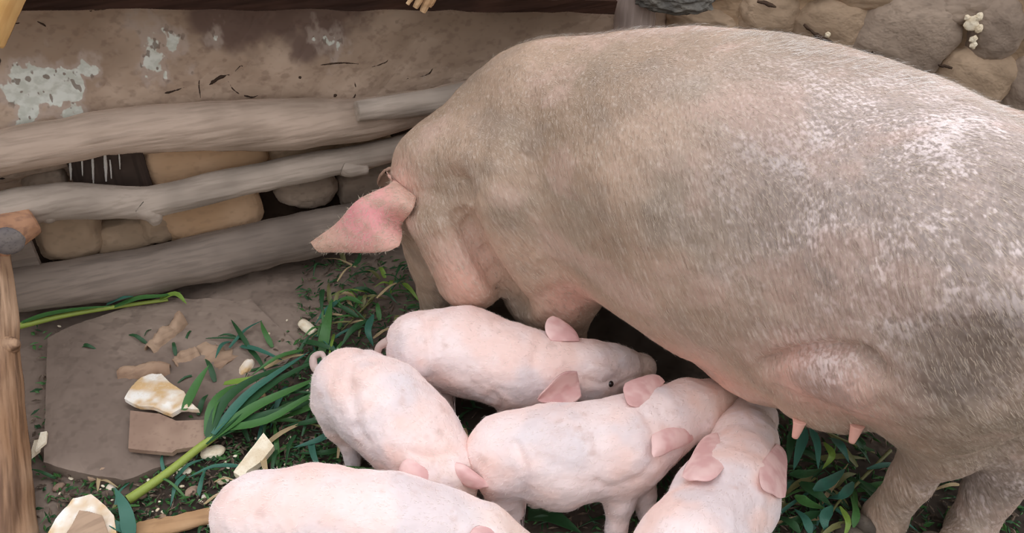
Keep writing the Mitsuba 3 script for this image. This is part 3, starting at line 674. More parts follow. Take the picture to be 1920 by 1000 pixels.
sow = thing('sow', 'large tan sow standing by the wall with lowered head, nursing piglets', 'pig')
body = build_sow()
part(sow, 'body', body, 'mat_sow', True)
b = bristles(body, 70000, 0.010, 0.00042, lambda P: FLOW * 0.7 + SA * 0.35 + SA * 1.2 * (meshkit.fbm(P * 7, 2, 3) - .5)[:, None], 11, 0.16, 0.14, lambda c: np.where(c[:, 2] < .24, .3, 1.0) * (1 - .9 * np.exp(-(np.linalg.norm(c - on_sow(1540, 728, .305), axis=1) / .085) ** 4)))
part(sow, 'bristles', b, 'mat_bristle', False, 'short pale bristles along the skin', 'stuff')
part(sow, 'rim_hair', bristles(body, 5000, 0.018, 0.0005, lambda P: SA * 1.0 - SN * .3 + np.array([0, 0, .1]), 12, 0.35, 0.15, lambda c: np.exp(-(((c - SO) @ SN + .06) / .05) ** 2) * (c[:, 2] > .45)), 'mat_rim_hair', False, 'long hair along the spine, made pale for the rim of light', 'stuff')  # extra hair on the ridge, added to carry the rim light
e1 = [skin(body, 722, 322, -.006), skin(body, 735, 345, .016), at_z(672, 376, .375), at_z(632, 420, .315), at_z(584, 455, .26)]
e2 = [skin(body, 780, 372, -.004), skin(body, 772, 396, .010), skin(body, 752, 420, .016), at_z(738, 468, .31), at_z(600, 472, .255)]
part(sow, 'ear', flap(e1, e2, unit([-.1, -.8, .6]) * .022), 'mat_sow_ear', True, 'pink drooping ear')
part(sow, 'bristles', bristles(flap(e1, e2, unit([-.1, -.8, .6]) * .022), 2500, .009, .0005, np.array(at_z(590, 465, .26) - at_z(760, 380, .34)), 14, .25, .25), 'mat_bristle', False, 'short pale hair on the ear', 'stuff')
part(sow, 'ear', ear_mesh(at_z(752, 330, .37) + [.0, .08, -.02], at_z(780, 330, .34) + [0.02, .12, -.08], at_z(690, 345, .25) + [0, .14, -.1], unit([-.2, -.2, .9]) * 0.02, full=1.15, thick=.007, cup=.05), 'mat_sow_ear', True)
for x, y in ((1500, 788), (1608, 796)):
    a = skin(body, x, y, -.016); part(sow, 'teat', tube([a, a + [-.001, -.003, -.014], a + [-.003, -.006, -.034]], [.012, .0095, .0078, .0055], 10, 10), 'mat_teat', True, 'pink teat')
for sgn in (-1, 1):
    a = S(.87, 0, .58)
    if sgn > 0: part(sow, 'tail', tube([a, a + SA * .05 + [0, 0, -.03], a + SA * .06 + SN * .02 + [0, 0, -.1], a + SA * .05 - SN * .01 + [0, 0, -.19]], [.016, .012, .009, .005], 10, 16), 'mat_sow', True)
for g in (at_z(1632, 1007, .02), at_z(1783, 1046, .02), at_z(1052, 704, .02), S(-.03, -.15, .02)):
    for o in (-.017, .017): part(sow, 'hoof', rock(g - SA * .026 + SN * o - [0, 0, .004], np.array([SA, SN, [0, 0, 1.0]]), (.030, .0155, .022), 5, .04), 'mat_hoof', True, 'grey hoof toe')


# ------------------------------------------------------------------ the piglets
pm = []
def build_piglet(name_label, seed, spine, legs, ears, tail=None, eyes=(), folds=()):
    """spine: (x, y, height, radius) from rump to snout tip; legs: lists of (x, y, height, radius) from hip to foot; all become points in the pen."""
    J = [(at_z(x, y, z), r) for x, y, z, r in spine]
    pts = np.array([j for j, _ in J] + [at_z(q[0], q[1], q[2]) for l in legs for q in l])
    lo, hi = pts.min(0) - 0.12, pts.max(0) + 0.12; lo[2] = -0.03
    F = Field(lo, hi, 0.0042)
    for i, ((a, ra), (b, rb)) in enumerate(zip(J[:-1], J[1:])): F.cone(a, b, ra, rb, 0.05 if i < 3 else 0.028)
    for l in legs:
        q = [(at_z(x, y, z), r) for x, y, z, r in l]
        for i, ((a, ra), (b, rb)) in enumerate(zip(q[:-1], q[1:])): F.cone(a, b, ra, rb, 0.016 if i == 0 else 0.012)
    sn, tip = J[-2][0], J[-1][0]; d = unit(tip - sn); r = J[-1][1]
    F.cone(tip + d * 0.004, tip + d * 0.010, r * 1.06, r * 1.0, 0.006)                     # the snout's disc
    side = unit(np.cross(d, [0, 0, 1])); up = np.cross(side, d)
    for s_ in (-1, 1): F.ball(tip + d * (0.010 + r) + side * s_ * r * 0.42, r * 0.22, 0.006, cut=True)
    head = J[-3][0]
    for s_ in (-1, 1):                                                                      # brows, eye sockets and cheeks
        F.ball(head + d * 0.018 + side * s_ * 0.030 - up * 0.020, 0.030, 0.02)
    m = F.mesh(4); 
    v = np.array(m.vertices); n = np.array(m.vertex_normals)
    m.vertices = v + n * ((meshkit.fbm(v * 22 + seed, 3, seed) - 0.5) * 0.009 + (meshkit.fbm(v * 110 + seed, 2, seed) - 0.5) * 0.0018)[:, None]
    crease(m, folds)
    mt = mat(f'mat_piglet_{seed}', piglet_skin(seed * 1.7, head + d * 0.02, tip, {1: .45, 2: .8, 3: .6, 4: .9, 5: .9}[seed]), 0.55, 0.35, wrinkle_bump if seed == 2 else fine_bump, 0.0012, 5e-4)
    k = thing('piglet', name_label, 'piglet')
    part(k, 'body', m, mt, True)
    ax = unit(J[-4][0] - J[0][0])
    part(k, 'bristles', bristles(m, 5000, 0.008, 0.00045, lambda P: -ax * 0.8 + np.array([0, 0, -0.3]), 50 + seed, 0.3), 'mat_down', False, 'fine pale hair on the skin', 'stuff')
    vv = np.array(m.vertices) - CAM; dp = vv @ FW; px = 960 + FOC * (vv @ RT) / dp; py = 500 + FOC * (vv @ DN) / dp
    for a, b, tip, arch, kw in ears:
        dep = []
        for x, y, l in (a, b, tip):
            d2 = (px - x) ** 2 + (py - y) ** 2; near = d2 < max(49, d2.min() * 1.3); dep.append(dp[near].min() - l)
        pa, pb, pt = (CAM + ray(q[0], q[1]) * t for q, t in zip((a, b, tip), dep))
        part(k, 'ear', ear_mesh(pa, pb, pt, unit(CAM - pa) * arch[0] + np.array([0, 0, arch[1]]), **kw), 'mat_piglet_ear', True)
    for s_ in eyes:
        dist = np.linalg.norm(np.array(m.vertices) - (head + d * 0.028 + side * s_ * 0.06 + up * 0.020), axis=1); c = m.vertices[dist.argmin()]; nn = m.vertex_normals[dist.argmin()]
        part(k, 'eye', trimesh.creation.icosphere(subdivisions=2, radius=0.0064).apply_translation(c - nn * 0.0026), 'mat_eye', True, 'dark eye')
    if tail: part(k, 'tail', tube([at_z(*q) for q in tail], [0.010, 0.008, 0.0065, 0.004], 8, 26), 'mat_tail', True, 'grey-pink curled tail')
    return m


# ears: base, base, tip as (x, y, how far in front of the skin)
# standing behind, its snout at the sow's belly
pm.append(build_piglet('pink piglet standing crosswise below the sow’s foreleg, one ear raised, snout at her belly', 1,
    [(788, 648, .140, .068), (875, 660, .135, .077), (972, 690, .130, .071), (1040, 698, .128, .061), (1098, 696, .122, .057), (1152, 692, .108, .043), (1198, 690, .096, .027)],
    [[(790, 672, .145, .054), (806, 712, .09, .030), (828, 738, .05, .020), (836, 772, .012, .016)], [(770, 640, .11, .045), (790, 690, .07, .028), (800, 720, .01, .016)],
     [(960, 735, .10, .036), (955, 765, .06, .022), (952, 800, .012, .016)], [(985, 690, .10, .036), (985, 730, .06, .022), (985, 760, .012, .016)]],
    [((1082, 698, .004), (1090, 742, .004), (1008, 750, .018), (.004, .0), dict(cup=-.26, full=1.4, thick=.003)),
     ((1034, 640, -.004), (1086, 640, -.004), (1036, 594, -.025), (.008, .0), dict(cup=.10, full=1.1, thick=.003, blunt=3))],
    [(728, 640, .16), (712, 650, .15), (708, 668, .13), (716, 680, .12)], eyes=(1, -1),
    folds=[([(800, 600), (806, 650), (812, 705)], 9, .005), ([(1010, 645), (1000, 690), (1010, 740)], 10, .003), ([(1150, 728), (1180, 712), (1205, 706)], 4, .003), ([(1100, 712), (1128, 722), (1150, 712)], 7, .004), ([(1112, 690), (1132, 692), (1146, 700)], 6, -.004), ([(925, 740), (940, 760)], 8, .004)]))
# left, walking away to the lower right
pm.append(build_piglet('pink piglet with curled tail and wrinkled flank, head lowered behind the foremost piglet', 2,
    [(655, 724, .148, .069), (720, 765, .148, .076), (782, 826, .138, .070), (816, 868, .125, .057), (832, 902, .115, .052), (846, 936, .085, .036), (852, 954, .070, .025)],
    [[(635, 760, .12, .050), (640, 800, .075, .030), (655, 825, .05, .020), (662, 868, .012, .016)], [(690, 700, .11, .045), (712, 760, .06, .026), (718, 790, .012, .016)],
     [(762, 868, .11, .036), (755, 905, .06, .022), (750, 945, .012, .016)], [(820, 850, .10, .036), (815, 900, .05, .022), (815, 930, .012, .016)]],
    [((786, 862, -.003), (812, 900, -.003), (742, 906, .018), (.014, .006), dict(cup=.12, full=1.4, thick=.003, blunt=2.6)),
     ((846, 868, -.003), (862, 902, -.003), (918, 912, .016), (.014, .006), dict(cup=.12, full=1.4, thick=.003, blunt=2.6))],
    [(612, 690, .17), (592, 692, .165), (588, 672, .17), (603, 664, .178), (612, 680, .175)],
    folds=[([(655, 720), (660, 760), (668, 800)], 13, .0045), ([(668, 800), (690, 830)], 9, .003), ([(770, 850), (800, 858), (840, 850)], 8, .003)]))
# middle, facing right
pm.append(build_piglet('pink piglet in the middle, facing right with pale crest, its face behind a sibling’s head', 3,
    [(950, 850, .142, .070), (1050, 855, .135, .079), (1165, 838, .132, .075), (1232, 798, .136, .063), (1290, 770, .130, .052), (1336, 754, .124, .035), (1360, 747, .120, .023)],
    [[(945, 890, .12, .052), (945, 935, .075, .030), (960, 958, .045, .021), (948, 995, .012, .016)], [(985, 860, .11, .045), (1000, 910, .06, .026), (1005, 940, .012, .016)],
     [(1160, 895, .105, .042), (1162, 945, .065, .025), (1156, 990, .03, .019), (1154, 1008, .012, .018)], [(1195, 870, .10, .036), (1205, 925, .05, .022), (1212, 965, .012, .018)]],
    [((1250, 796, -.003), (1304, 808, -.003), (1226, 858, .014), (.012, .004), dict(cup=.18, full=1.35, thick=.003)),
     ((1206, 762, -.003), (1246, 716, -.004), (1172, 722, .012), (.008, .004), dict(cup=.10, full=1.25, thick=.003, blunt=3))],
    [(872, 838, .15), (862, 850, .14), (868, 866, .13), (880, 868, .12)],
    folds=[([(965, 830), (985, 880), (985, 930)], 9, .005), ([(1120, 905), (1150, 915), (1200, 895), (1225, 870)], 8, .004), ([(1205, 770), (1225, 810), (1220, 850)], 10, .003)]))
# foremost, cut by the frame
pm.append(build_piglet('foremost pink piglet stretched along the lower edge of the view, facing right', 4,
    [(488, 975, .150, .076), (600, 985, .152, .082), (735, 996, .152, .078), (825, 1008, .150, .069), (900, 1022, .145, .058), (968, 1052, .115, .040), (1000, 1066, .10, .026)],
    [[(490, 1030, .12, .050), (490, 1080, .07, .028), (505, 1110, .045, .020), (495, 1150, .012, .016)], [(520, 980, .11, .045), (530, 1030, .06, .026), (535, 1060, .012, .016)],
     [(735, 1060, .11, .036), (735, 1110, .06, .022), (735, 1150, .012, .016)], [(765, 1010, .10, .036), (770, 1050, .05, .022), (772, 1080, .012, .016)]],
    [((870, 1040, -.003), (885, 1065, -.003), (815, 1075, .014), (.010, .004), dict(cup=.14, full=1.3, thick=.003)),
     ((905, 985, -.006), (935, 1000, -.004), (880, 1015, .006), (.006, .006), dict(cup=.08, full=1.1, thick=.003))],
    [(414, 965, .16), (404, 975, .15), (404, 990, .14), (414, 998, .13)], eyes=(1, -1)))
# right, facing the udder, its back to the camera
pm.append(build_piglet('pink piglet seen from behind with both ears spread, head at the udder', 5,
    [(1235, 1150, .150, .074), (1298, 1042, .148, .080), (1362, 935, .140, .073), (1386, 882, .132, .059), (1394, 832, .112, .055), (1408, 784, .092, .042), (1418, 760, .080, .029)],
    [[(1205, 1190, .12, .05), (1205, 1230, .07, .028), (1210, 1270, .012, .016)], [(1290, 1170, .12, .05), (1300, 1220, .07, .028), (1305, 1250, .012, .016)],
     [(1322, 960, .10, .036), (1318, 1005, .06, .022), (1316, 1040, .012, .016)], [(1405, 960, .10, .036), (1412, 1005, .06, .022), (1414, 1040, .012, .016)]],
    [((1346, 812, -.003), (1362, 868, -.003), (1280, 896, .006), (.012, .004), dict(cup=.10, full=1.35, thick=.003, blunt=2.6)),
     ((1456, 832, -.003), (1424, 872, -.003), (1470, 934, .004), (.012, .004), dict(cup=.10, full=1.45, thick=.003, blunt=3.2))],
    [(1220, 1210, .16), (1215, 1225, .15), (1222, 1235, .14), (1230, 1230, .13)], eyes=(1, -1)))


# ------------------------------------------------------------------ what lies on the floor
def fz(p): return float(floor_z(np.array([p[0]]), np.array([p[1]]))[0])
def ground(x, y, up=0.0):
    p = at_z(x, y, 0.0); p = at_z(x, y, fz(p) + up); return p


def plate(pts, th, z, m_sub=0.012, relief=.003, seed=0, tilt=(0, 0)):
    """A flat irregular piece from its outline (pixels on the floor), with thickness and an uneven top."""
    P = np.array([at_z(x, y, z)[:2] for x, y in pts]); poly = sg.Polygon(P).buffer(0)
    e = trimesh.creation.extrude_polygon(poly, th, engine='earcut'); e = e.subdivide_to_size(m_sub)
    v = np.array(e.vertices); c = P.mean(0); v[:, 2] += z - th + (v[:, 0] - c[0]) * tilt[0] + (v[:, 1] - c[1]) * tilt[1] + (meshkit.fbm(v[:, :3] * [30, 30, 0] + seed, 3) - .5) * 2 * relief
    e.vertices = v; return e


single('flat_slab', plate([(92, 640), (150, 612), (300, 560), (470, 560), (560, 640), (500, 720), (430, 800), (330, 862), (230, 900), (150, 890), (84, 872), (88, 760)], .05, .010, .012, .005, 3, (-.045, .0)), 'mat_slab',
       'flat trodden earth slab beside the tan post, littered with scraps', 'slab')

rng = random.Random(5)
# scraps: pieces of peel, husk and wood
def curved_scrap(a, b, w, arch, th=.003, n=14, m=9, edge=.15, up=.004, seed=0, roll=.8):
    """A curled piece of peel or husk from a to b (pixels on the floor), w wide, arched across."""
    pa, pb = ground(*a, up), ground(*b, up); d = unit(pb - pa); s = unit(np.cross(d, [0, 0, 1])); G = np.zeros((n, m, 3)); rg = np.random.default_rng(seed); e0, e1 = rg.uniform(1 - edge, 1 + edge, n), rg.uniform(1 - edge, 1 + edge, n)
    for i, t in enumerate(np.linspace(0, 1, n)):
        for j, v in enumerate(np.linspace(-1, 1, m)):
            ww = w * (e0[i] if v < 0 else e1[i]) * (0.75 + .25 * math.sin(math.pi * t))
            G[i, j] = pa + (pb - pa) * t + s * math.sin(v * roll) / math.sin(roll) * ww + np.array([0, 0, arch * (math.cos(v * roll) - math.cos(roll)) / (1 - math.cos(roll)) + .004 * math.sin(t * 5 + seed)])
    G[..., 2] += (meshkit.fbm(G * [60, 60, 0] + seed, 3) - .5) * arch * .8; G[..., 2] = np.maximum(G[..., 2], .002)
    return sheet(G, th)

k = thing('pale_peel', 'large white and ochre peel scrap on the flat slab, with a brown husk edge', 'peel')
part(k, 'flesh', plate([(233, 748), (246, 722), (262, 704), (284, 694), (300, 694), (318, 716), (344, 732), (356, 756), (374, 772), (340, 770), (322, 780), (290, 768), (262, 764)], .010, .036, .006, .005, 2, (.0, -.12)), 'mat_peel', 30)
part(k, 'rind', curved_scrap((226, 715), (322, 700), .020, .030, .004, edge=.2, seed=12), 'mat_husk', True, 'brown husk edge')
single('husk', curved_scrap((282, 668), (345, 612), .020, .035, .004, edge=.1, seed=3, roll=1.1), 'mat_husk', 'curled brown husk standing on the slab behind the white peel', 'husk', smooth=True)
single('husk', curved_scrap((330, 690), (372, 668), .020, .024, .004, edge=.2, seed=4), 'mat_husk', 'small brown husk beside the curled husk', 'husk', smooth=True)
single('husk', curved_scrap((378, 655), (430, 690), .030, .016, .004, edge=.25, seed=5), 'mat_husk', 'wide flat brown husk at the edge of the grass', 'husk', smooth=True)
single('brown_shard', plate([(245, 772), (300, 778), (330, 790), (392, 788), (398, 800), (384, 835), (330, 842), (322, 848), (240, 840)], .010, .030, .008, .0015, 6, (0, .05)), 'mat_shard', 'flat brown shard with pale broken edges beside the long stalk', 'shard')
single('brown_stick', tube([ground(166, 898, .012), ground(205, 880, .016), ground(252, 868, .012)], [.010, .014, .010, .006], 9, 14, rough=.004, freq=60, flat=.7), 'mat_husk', 'short brown stick at the lower left of the slab', 'stick', smooth=True)
single('white_flake', plate([(436, 880), (496, 820), (515, 842), (490, 866), (462, 880), (455, 892)], .012, .032, .008, .002, 7, (.1, .2)), 'mat_pale', 'cream white splinter of peel above the foremost piglet’s rump', 'peel')
single('pale_stub', rock(ground(472, 882, .008), np.eye(3), (.016, .012, .010), 71, .15), 'mat_pale', 'round pale stub beside the cream splinter', 'scrap', smooth=50)
single('tan_chip', rock(ground(399, 848, .010), frame_from((1, .3, 0)), (.023, .014, .008), 72, .12, square=.8), 'mat_pale', 'cream oval chip right of the long yellow-green stalk', 'chip', smooth=50)
single('white_scrap', rock(ground(463, 690, .012), frame_from((.4, 1, 0)), (.024, .013, .014), 73, .25), 'mat_peel', 'white crumpled scrap at the root of the grass bundle', 'scrap', smooth=50)
k = single('cut_stem', tube([ground(566, 606, .016), ground(578, 616, .018), ground(590, 626, .014)], [.011, .013, .012, .010], 10, 10, rough=.002, freq=80), 'mat_pale', 'short cut stem with a white face among the greens beside the upright blade', 'stem', smooth=True)
k = thing('broken_peel', 'big cream peel with a brown face at the lower left corner beside the post', 'peel')
part(k, 'flesh', plate([(80, 1010), (104, 972), (128, 950), (138, 938), (172, 930), (198, 950), (214, 968), (218, 1012)], .014, .040, .007, .004, 8, (.0, .15)), 'mat_peel', 30)
part(k, 'rind', plate([(112, 1012), (134, 985), (150, 960), (168, 962), (192, 968), (206, 1012)], .008, .047, .007, .002, 9, (.0, .15)), 'mat_husk', 30, 'brown face')
single('split_wood', tube([ground(255, 992, .016), ground(320, 985, .02), ground(395, 965, .018), ground(430, 955, .012)], [.016, .022, .020, .010], 9, 18, rough=.006, freq=50, flat=.5), 'mat_chipwood', 'split orange-brown piece of wood at the foremost piglet’s rump', 'piece of wood', smooth=True)
for i, (x, y) in enumerate(((62, 840), (74, 825))):
    single('pale_splinter', plate([(x - 8, y + 20), (x + 2, y - 14), (x + 14, y - 16), (x + 12, y + 4)], .006, .02 + .01 * i, .01, .001, i), 'mat_pale', 'cream splinter leaning at the foot of the tan post', 'splinter', 'cream splinters at the foot of the post')
for i, (x, y, r) in enumerate(((345, 885, .010), (208, 915, .009), (150, 878, .007), (160, 866, .008), (178, 855, .006), (270, 928, .008), (283, 920, .006), (385, 935, .007), (110, 913, .008), (340, 870, .008), (490, 742, .009), (528, 805, .008), (105, 860, .009), (300, 905, .007), (360, 922, .010), (418, 902, .008), (275, 655, .008), (292, 650, .007), (540, 780, .009))):
    single('scrap_crumb', rock(ground(x, y, r * .5), frame_from((math.cos(i * 2.1), math.sin(i * 2.1), .2)), (r * 1.5, r, r * .7), 80 + i, .25, sub=2), ('mat_pale', 'mat_peel', 'mat_shard')[i % 3], 'small pale crumb of fodder scattered on the earth left of the piglets', 'crumb', 'crumbs scattered left of the piglets', smooth=50)

rgc = random.Random(21)
for i in range(46):
    x, y = rgc.uniform(95, 600), rgc.uniform(690, 990); r = rgc.uniform(.004, .010); a = rgc.uniform(0, 6.28)
    single('earth_crumb', rock(ground(x, y, r * .35), frame_from((math.cos(a), math.sin(a), .2)), (r * 1.5, r, r * .8), 120 + i, .3, sub=2), ('mat_grit', 'mat_floor', 'mat_shard', 'mat_husk')[i % 4], 'small brown clod of earth or husk lying on the floor left of the piglets', 'clod', 'brown clods left of the piglets', smooth=50)

# grass blades, stalks and sprigs
def gb(pts, w, col, fold=.3, ups=None, twist=0.0, root=.5, n=10): return blade([ground(x, y, u) for (x, y), u in zip(pts, ups or [.02] * len(pts))], w, n, fold, twist=twist, root=root), GREEN[col]

k = thing('long_stalk', 'long yellow-green stalk with a tuft of grass leaves running up to the second piglet', 'stalk')
part(k, 'stem', tube([ground(240, 938, .02), ground(310, 890, .028), ground(380, 835, .034), ground(430, 800, .04)], [.009, .008, .0075, .006], 10, 24), YELLOWGREEN, True)
for pts, w, c, ups in ((((385, 832), (440, 780), (520, 715), (640, 655)), .012, 0, (.038, .05, .05, .03)), (((395, 825), (470, 770), (540, 735), (620, 700)), .013, 1, (.038, .055, .06, .03)),
                       (((400, 822), (480, 785), (560, 765), (610, 740)), .011, 0, (.038, .05, .05, .03)), (((390, 820), (420, 755), (480, 710), (560, 680)), .012, 0, (.038, .06, .055, .03)),
                       (((388, 815), (400, 760), (430, 730), (470, 720)), .010, 1, (.036, .06, .055, .03)), (((400, 815), (460, 745), (520, 700), (580, 660)), .010, 2, (.04, .06, .06, .04)), (((420, 806), (500, 790), (570, 750), (630, 720)), .010, 1, (.04, .06, .07, .05))):
    m, c_ = gb(pts, w, c, ups=ups); part(k, 'leaf', m, c_, 50)
k = thing('yellow_stalk', 'yellow-green stalk lying along the base log beside the post', 'stalk')
part(k, 'stem', tube([ground(36, 612, .05), ground(120, 592, .045), ground(220, 575, .04), ground(315, 562, .035)], [.007, .006, .005, .004], 8, 20), YELLOWGREEN, True)
for pts, w, c, ups in ((((215, 576), (260, 560), (300, 556), (340, 548)), .008, 1, (.045, .055, .05, .04)), (((40, 606), (90, 590), (150, 580), (210, 574)), .007, 1, (.055, .06, .055, .05)), (((200, 572), (228, 560), (250, 556)), .006, 2, (.045, .06, .055)), (((300, 562), (330, 552), (350, 570)), .008, 3, (.04, .05, .035))):
    m, c_ = gb(pts, w, c, ups=ups); part(k, 'leaf', m, c_, 50)


def one_blade(label, group, *a, **kw): m, c = gb(*a, **kw); single('grass_blade', m, c, label, 'grass blade', group, smooth=50)
for lab, pts, w, c, ups in (('upright dark green grass blade behind the second piglet', ((605, 660), (612, 615), (622, 560)), .013, 1, (.02, .06, .07)), ('blue-green grass blade rising at the lower edge of the view', ((245, 1010), (236, 960), (215, 915)), .013, 2, (.03, .06, .07)),
                         ('blue-green grass blade lying beside the rising blade at the lower edge', ((250, 1000), (215, 985), (190, 965)), .009, 2, (.03, .045, .04)), ('short green grass blade standing on the white peel', ((345, 770), (370, 720), (392, 685)), .010, 1, (.05, .06, .07)),
                         ('light green grass blade above the second piglet’s tail', ((420, 720), (470, 712), (540, 690)), .008, 3, (.04, .05, .03)), ('long thin green blade behind the foremost piglet’s back', ((545, 884), (620, 878), (715, 880)), .006, 1, (.03, .05, .04)),
                         ('green leaf lying under the middle piglet’s chest', ((990, 965), (1030, 968), (1090, 1000)), .020, 0, (.015, .02, .015))):
    one_blade(lab, None, pts, w, c, ups=ups)
rg = random.Random(9)
def scatter(n, box, label, group, cols, L=(.05, .11), W=(.003, .008), lift=.03, avoid=()):
    for i in range(n):
        x, y = rg.uniform(box[0], box[2]), rg.uniform(box[1], box[3]); p = ground(x, y, rg.uniform(.004, lift)); a = rg.uniform(0, 2 * math.pi); l = rg.uniform(*L); d = np.array([math.cos(a), math.sin(a), rg.uniform(-.1, .25)]); b = rg.uniform(-.5, .5); e = np.array([-d[1], d[0], 0]) * b * l
        pts = [p, p + d * l * .5 + e * .4 + [0, 0, .012], p + d * l + e]; pts = [np.array([u[0], u[1], max(u[2], fz(u) + .004)]) for u in pts]
        single('grass_blade', blade(pts, rg.uniform(*W), 7, .3, twist=rg.uniform(-1, 1)), GREEN[rg.choice(cols)] if rg.random() > .12 else DRY, label, 'grass blade', group, smooth=50)
scatter(60, (590, 490, 770, 640), 'narrow blade in the heap of cut grass under the sow’s head', 'cut grass under the sow’s head', (0, 0, 1, 1, 3, 4), (.04, .09), (.002, .006), .05)
scatter(46, (420, 640, 640, 880), 'narrow blade of cut grass left of the second piglet', 'cut grass left of the second piglet', (0, 0, 0, 1, 2), (.06, .13), (.003, .007), .03)
scatter(20, (90, 880, 430, 990), 'narrow blade of grass among the crumbs at the lower left', 'grass at the lower left', (0, 0, 1, 2, 4), (.03, .07), (.002, .005), .012)
scatter(14, (120, 600, 480, 840), 'wilted blade of grass on the flat slab', 'wilted grass on the slab', (0, 0, 2), (.03, .06), (.002, .006), .02)
scatter(24, (960, 930, 1330, 1010), 'narrow blade of grass under the middle piglet’s belly', 'grass under the middle piglet', (0, 0, 1, 4), (.05, .1), (.002, .006), .015)
scatter(40, (1450, 860, 1640, 1000), 'narrow blade of grass beside the rightmost piglet', 'grass below the udder', (0, 0, 2, 1, 4), (.05, .11), (.003, .007), .02)
scatter(24, (640, 760, 960, 900), 'narrow blade of grass between the piglets’ legs', 'grass between the piglets', (0, 0, 1, 4), (.05, .1), (.003, .006), .02)
scatter(14, (1760, 880, 1960, 1010), 'narrow blade of grass between the sow’s hind feet', 'grass at the sow’s hind feet', (0, 0, 4), (.04, .08), (.002, .005), .012)

def sprig(label, stem, w, leaves, seed, dry=False):
    k = thing('leafy_sprig', label, 'sprig'); P = [ground(x, y, u) for x, y, u in stem]
    part(k, 'stem', tube(P, [w, w * .8, w * .5], 7, 16), GREEN[4] if not dry else DRY, True)
    for pts, lw, c in leaves: part(k, 'leaf', blade([ground(x, y, u) for x, y, u in pts], lw * .72, 10, .3, tip=.9, root=.2), GREEN[c], 50)
sprig('leafy sprig with lance leaves hanging just below the sow’s teats', [(1530, 790, .06), (1560, 815, .06), (1640, 850, .03)], .003,
      [([(1512, 805, .09), (1500, 840, .09), (1488, 882, .07)], .014, 2), ([(1518, 800, .09), (1532, 835, .09), (1534, 880, .07)], .011, 2), ([(1560, 822, .08), (1578, 840, .09), (1592, 868, .07)], .013, 2), ([(1545, 830, .07), (1560, 855, .07), (1542, 880, .05)], .010, 3),
       ([(1600, 815, .07), (1620, 840, .07), (1640, 845, .05)], .013, 0), ([(1585, 815, .07), (1605, 828, .08), (1632, 870, .05)], .010, 0), ([(1490, 800, .08), (1482, 835, .08), (1478, 870, .06)], .012, 0), ([(1625, 880, .05), (1665, 872, .05), (1690, 874, .04)], .008, 2)], 1)
sprig('leafy sprig with broad dark leaves beside the rightmost piglet’s ear', [(1670, 845, .05), (1610, 905, .04), (1570, 945, .03), (1540, 1000, .02)], .0035,
      [([(1500, 905, .05), (1530, 925, .06), (1560, 950, .04)], .020, 0), ([(1525, 920, .06), (1555, 905, .07), (1585, 880, .05)], .017, 2), ([(1490, 930, .05), (1515, 945, .05), (1550, 955, .03)], .016, 1), ([(1480, 890, .06), (1510, 890, .06), (1540, 880, .05)], .014, 0),
       ([(1560, 950, .05), (1545, 975, .05), (1552, 1005, .03)], .014, 2), ([(1575, 950, .05), (1590, 980, .05), (1582, 1010, .03)], .008, 3), ([(1600, 905, .05), (1580, 930, .06), (1550, 935, .04)], .013, 2), ([(1610, 900, .05), (1645, 925, .05), (1670, 935, .03)], .010, 0), ([(1540, 960, .04), (1500, 975, .04), (1460, 985, .03)], .012, 0)], 2)
sprig('leafy sprig of dark leaves at the foot of the sow’s near hind leg', [(1600, 980, .03), (1570, 1000, .02), (1530, 1020, .02)], .003,
      [([(1500, 1000, .04), (1480, 980, .05), (1452, 968, .03)], .012, 0), ([(1520, 1005, .04), (1510, 975, .05), (1490, 955, .04)], .012, 2), ([(1600, 990, .04), (1605, 960, .05), (1595, 930, .04)], .010, 1)], 3)
sprig('bunch of dark leaves under the second piglet’s belly', [(560, 790, .02), (600, 800, .03), (650, 830, .02)], .003,
      [([(640, 700, .04), (590, 720, .05), (530, 745, .03)], .012, 0), ([(630, 770, .03), (590, 790, .04), (530, 800, .03)], .013, 0), ([(640, 800, .03), (600, 825, .04), (550, 840, .03)], .012, 2), ([(620, 745, .04), (570, 770, .05), (510, 790, .03)], .012, 1), ([(650, 840, .02), (610, 850, .03), (560, 850, .02)], .010, 0)], 4)
sprig('bunch of dark leaves near the sow’s chin', [(700, 560, .03), (670, 590, .03), (640, 620, .02)], .003,
      [([(690, 600, .04), (660, 620, .05), (640, 650, .03)], .012, 0), ([(680, 570, .05), (650, 560, .06), (620, 575, .04)], .010, 1), ([(700, 590, .04), (690, 620, .05), (700, 650, .03)], .012, 2), ([(660, 500, .05), (672, 490, .06), (676, 470, .05)], .010, 0), ([(640, 560, .05), (610, 585, .06), (590, 610, .03)], .010, 2)], 5)

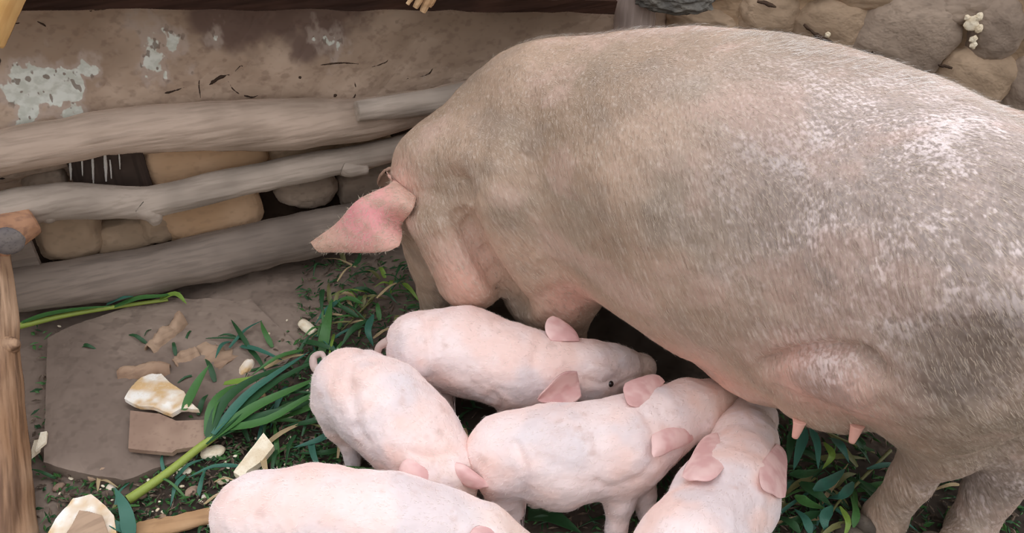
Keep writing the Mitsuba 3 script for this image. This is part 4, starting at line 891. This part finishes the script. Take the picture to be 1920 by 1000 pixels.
# chopped litter nobody could count, and small stones
rgn = np.random.default_rng(3); ms = {0: [], 1: [], 2: []}
def litter(n, box, l, w):
    for i in range(n):
        x, y = rgn.uniform(box[0], box[2]), rgn.uniform(box[1], box[3]); p = at_z(x, y, 0); p[2] = fz(p) + rgn.uniform(.001, .012); a = rgn.uniform(0, 6.28); d = np.array([math.cos(a), math.sin(a), rgn.normal(0, .2)]); s = np.array([-d[1], d[0], rgn.normal(0, .3)])
        L, Wd = rgn.uniform(.4, 1.2) * l, rgn.uniform(.5, 1.2) * w; v = np.array([p - d * L, p - s * Wd + [0, 0, .002], p + d * L, p + s * Wd, p + [0, 0, .004]])
        ms[rgn.integers(0, 3)].append((v, np.array([[0, 1, 4], [1, 2, 4], [2, 3, 4], [3, 0, 4]])))
litter(500, (80, 620, 640, 1000), .008, .0028); litter(1300, (100, 830, 640, 1000), .010, .003); litter(900, (400, 640, 640, 860), .011, .003); litter(700, (560, 480, 800, 680), .012, .002); litter(900, (640, 720, 1500, 1000), .012, .0025); litter(900, (1430, 780, 1960, 1010), .014, .003); litter(70, (60, 600, 100, 1000), .012, .004)
flk = []
for i in range(140):
    x, y = rgn.uniform(95, 620), rgn.uniform(820, 995) if i % 3 else rgn.uniform(600, 820); p = at_z(x, y, 0); p[2] = fz(p) + rgn.uniform(.004, .012); r = rgn.uniform(.0012, .0034)
    flk.append(rock(p, frame_from((math.cos(i), math.sin(i), .3)), (r * 1.6, r, r * .7), i, .3, sub=1))
single('pale_litter', trimesh.util.concatenate(flk), 'mat_pale', 'tiny pale specks of fodder strewn over the dark earth at the lower left', 'litter', kind='stuff', smooth=False)
for j, (m_, lab) in enumerate(((GREEN[0], 'dark green chopped leaf litter trodden into the earth'), ('mat_grit', 'brown crumbs of litter trodden into the earth'), (GREEN[1], 'mid green chopped leaf litter trodden into the earth'))):
    v = np.concatenate([a for a, _ in ms[j]]); f = np.concatenate([b + 5 * i for i, (_, b) in enumerate(ms[j])])
    single('litter', tm(v, f), m_, lab, 'litter', kind='stuff', smooth=False)
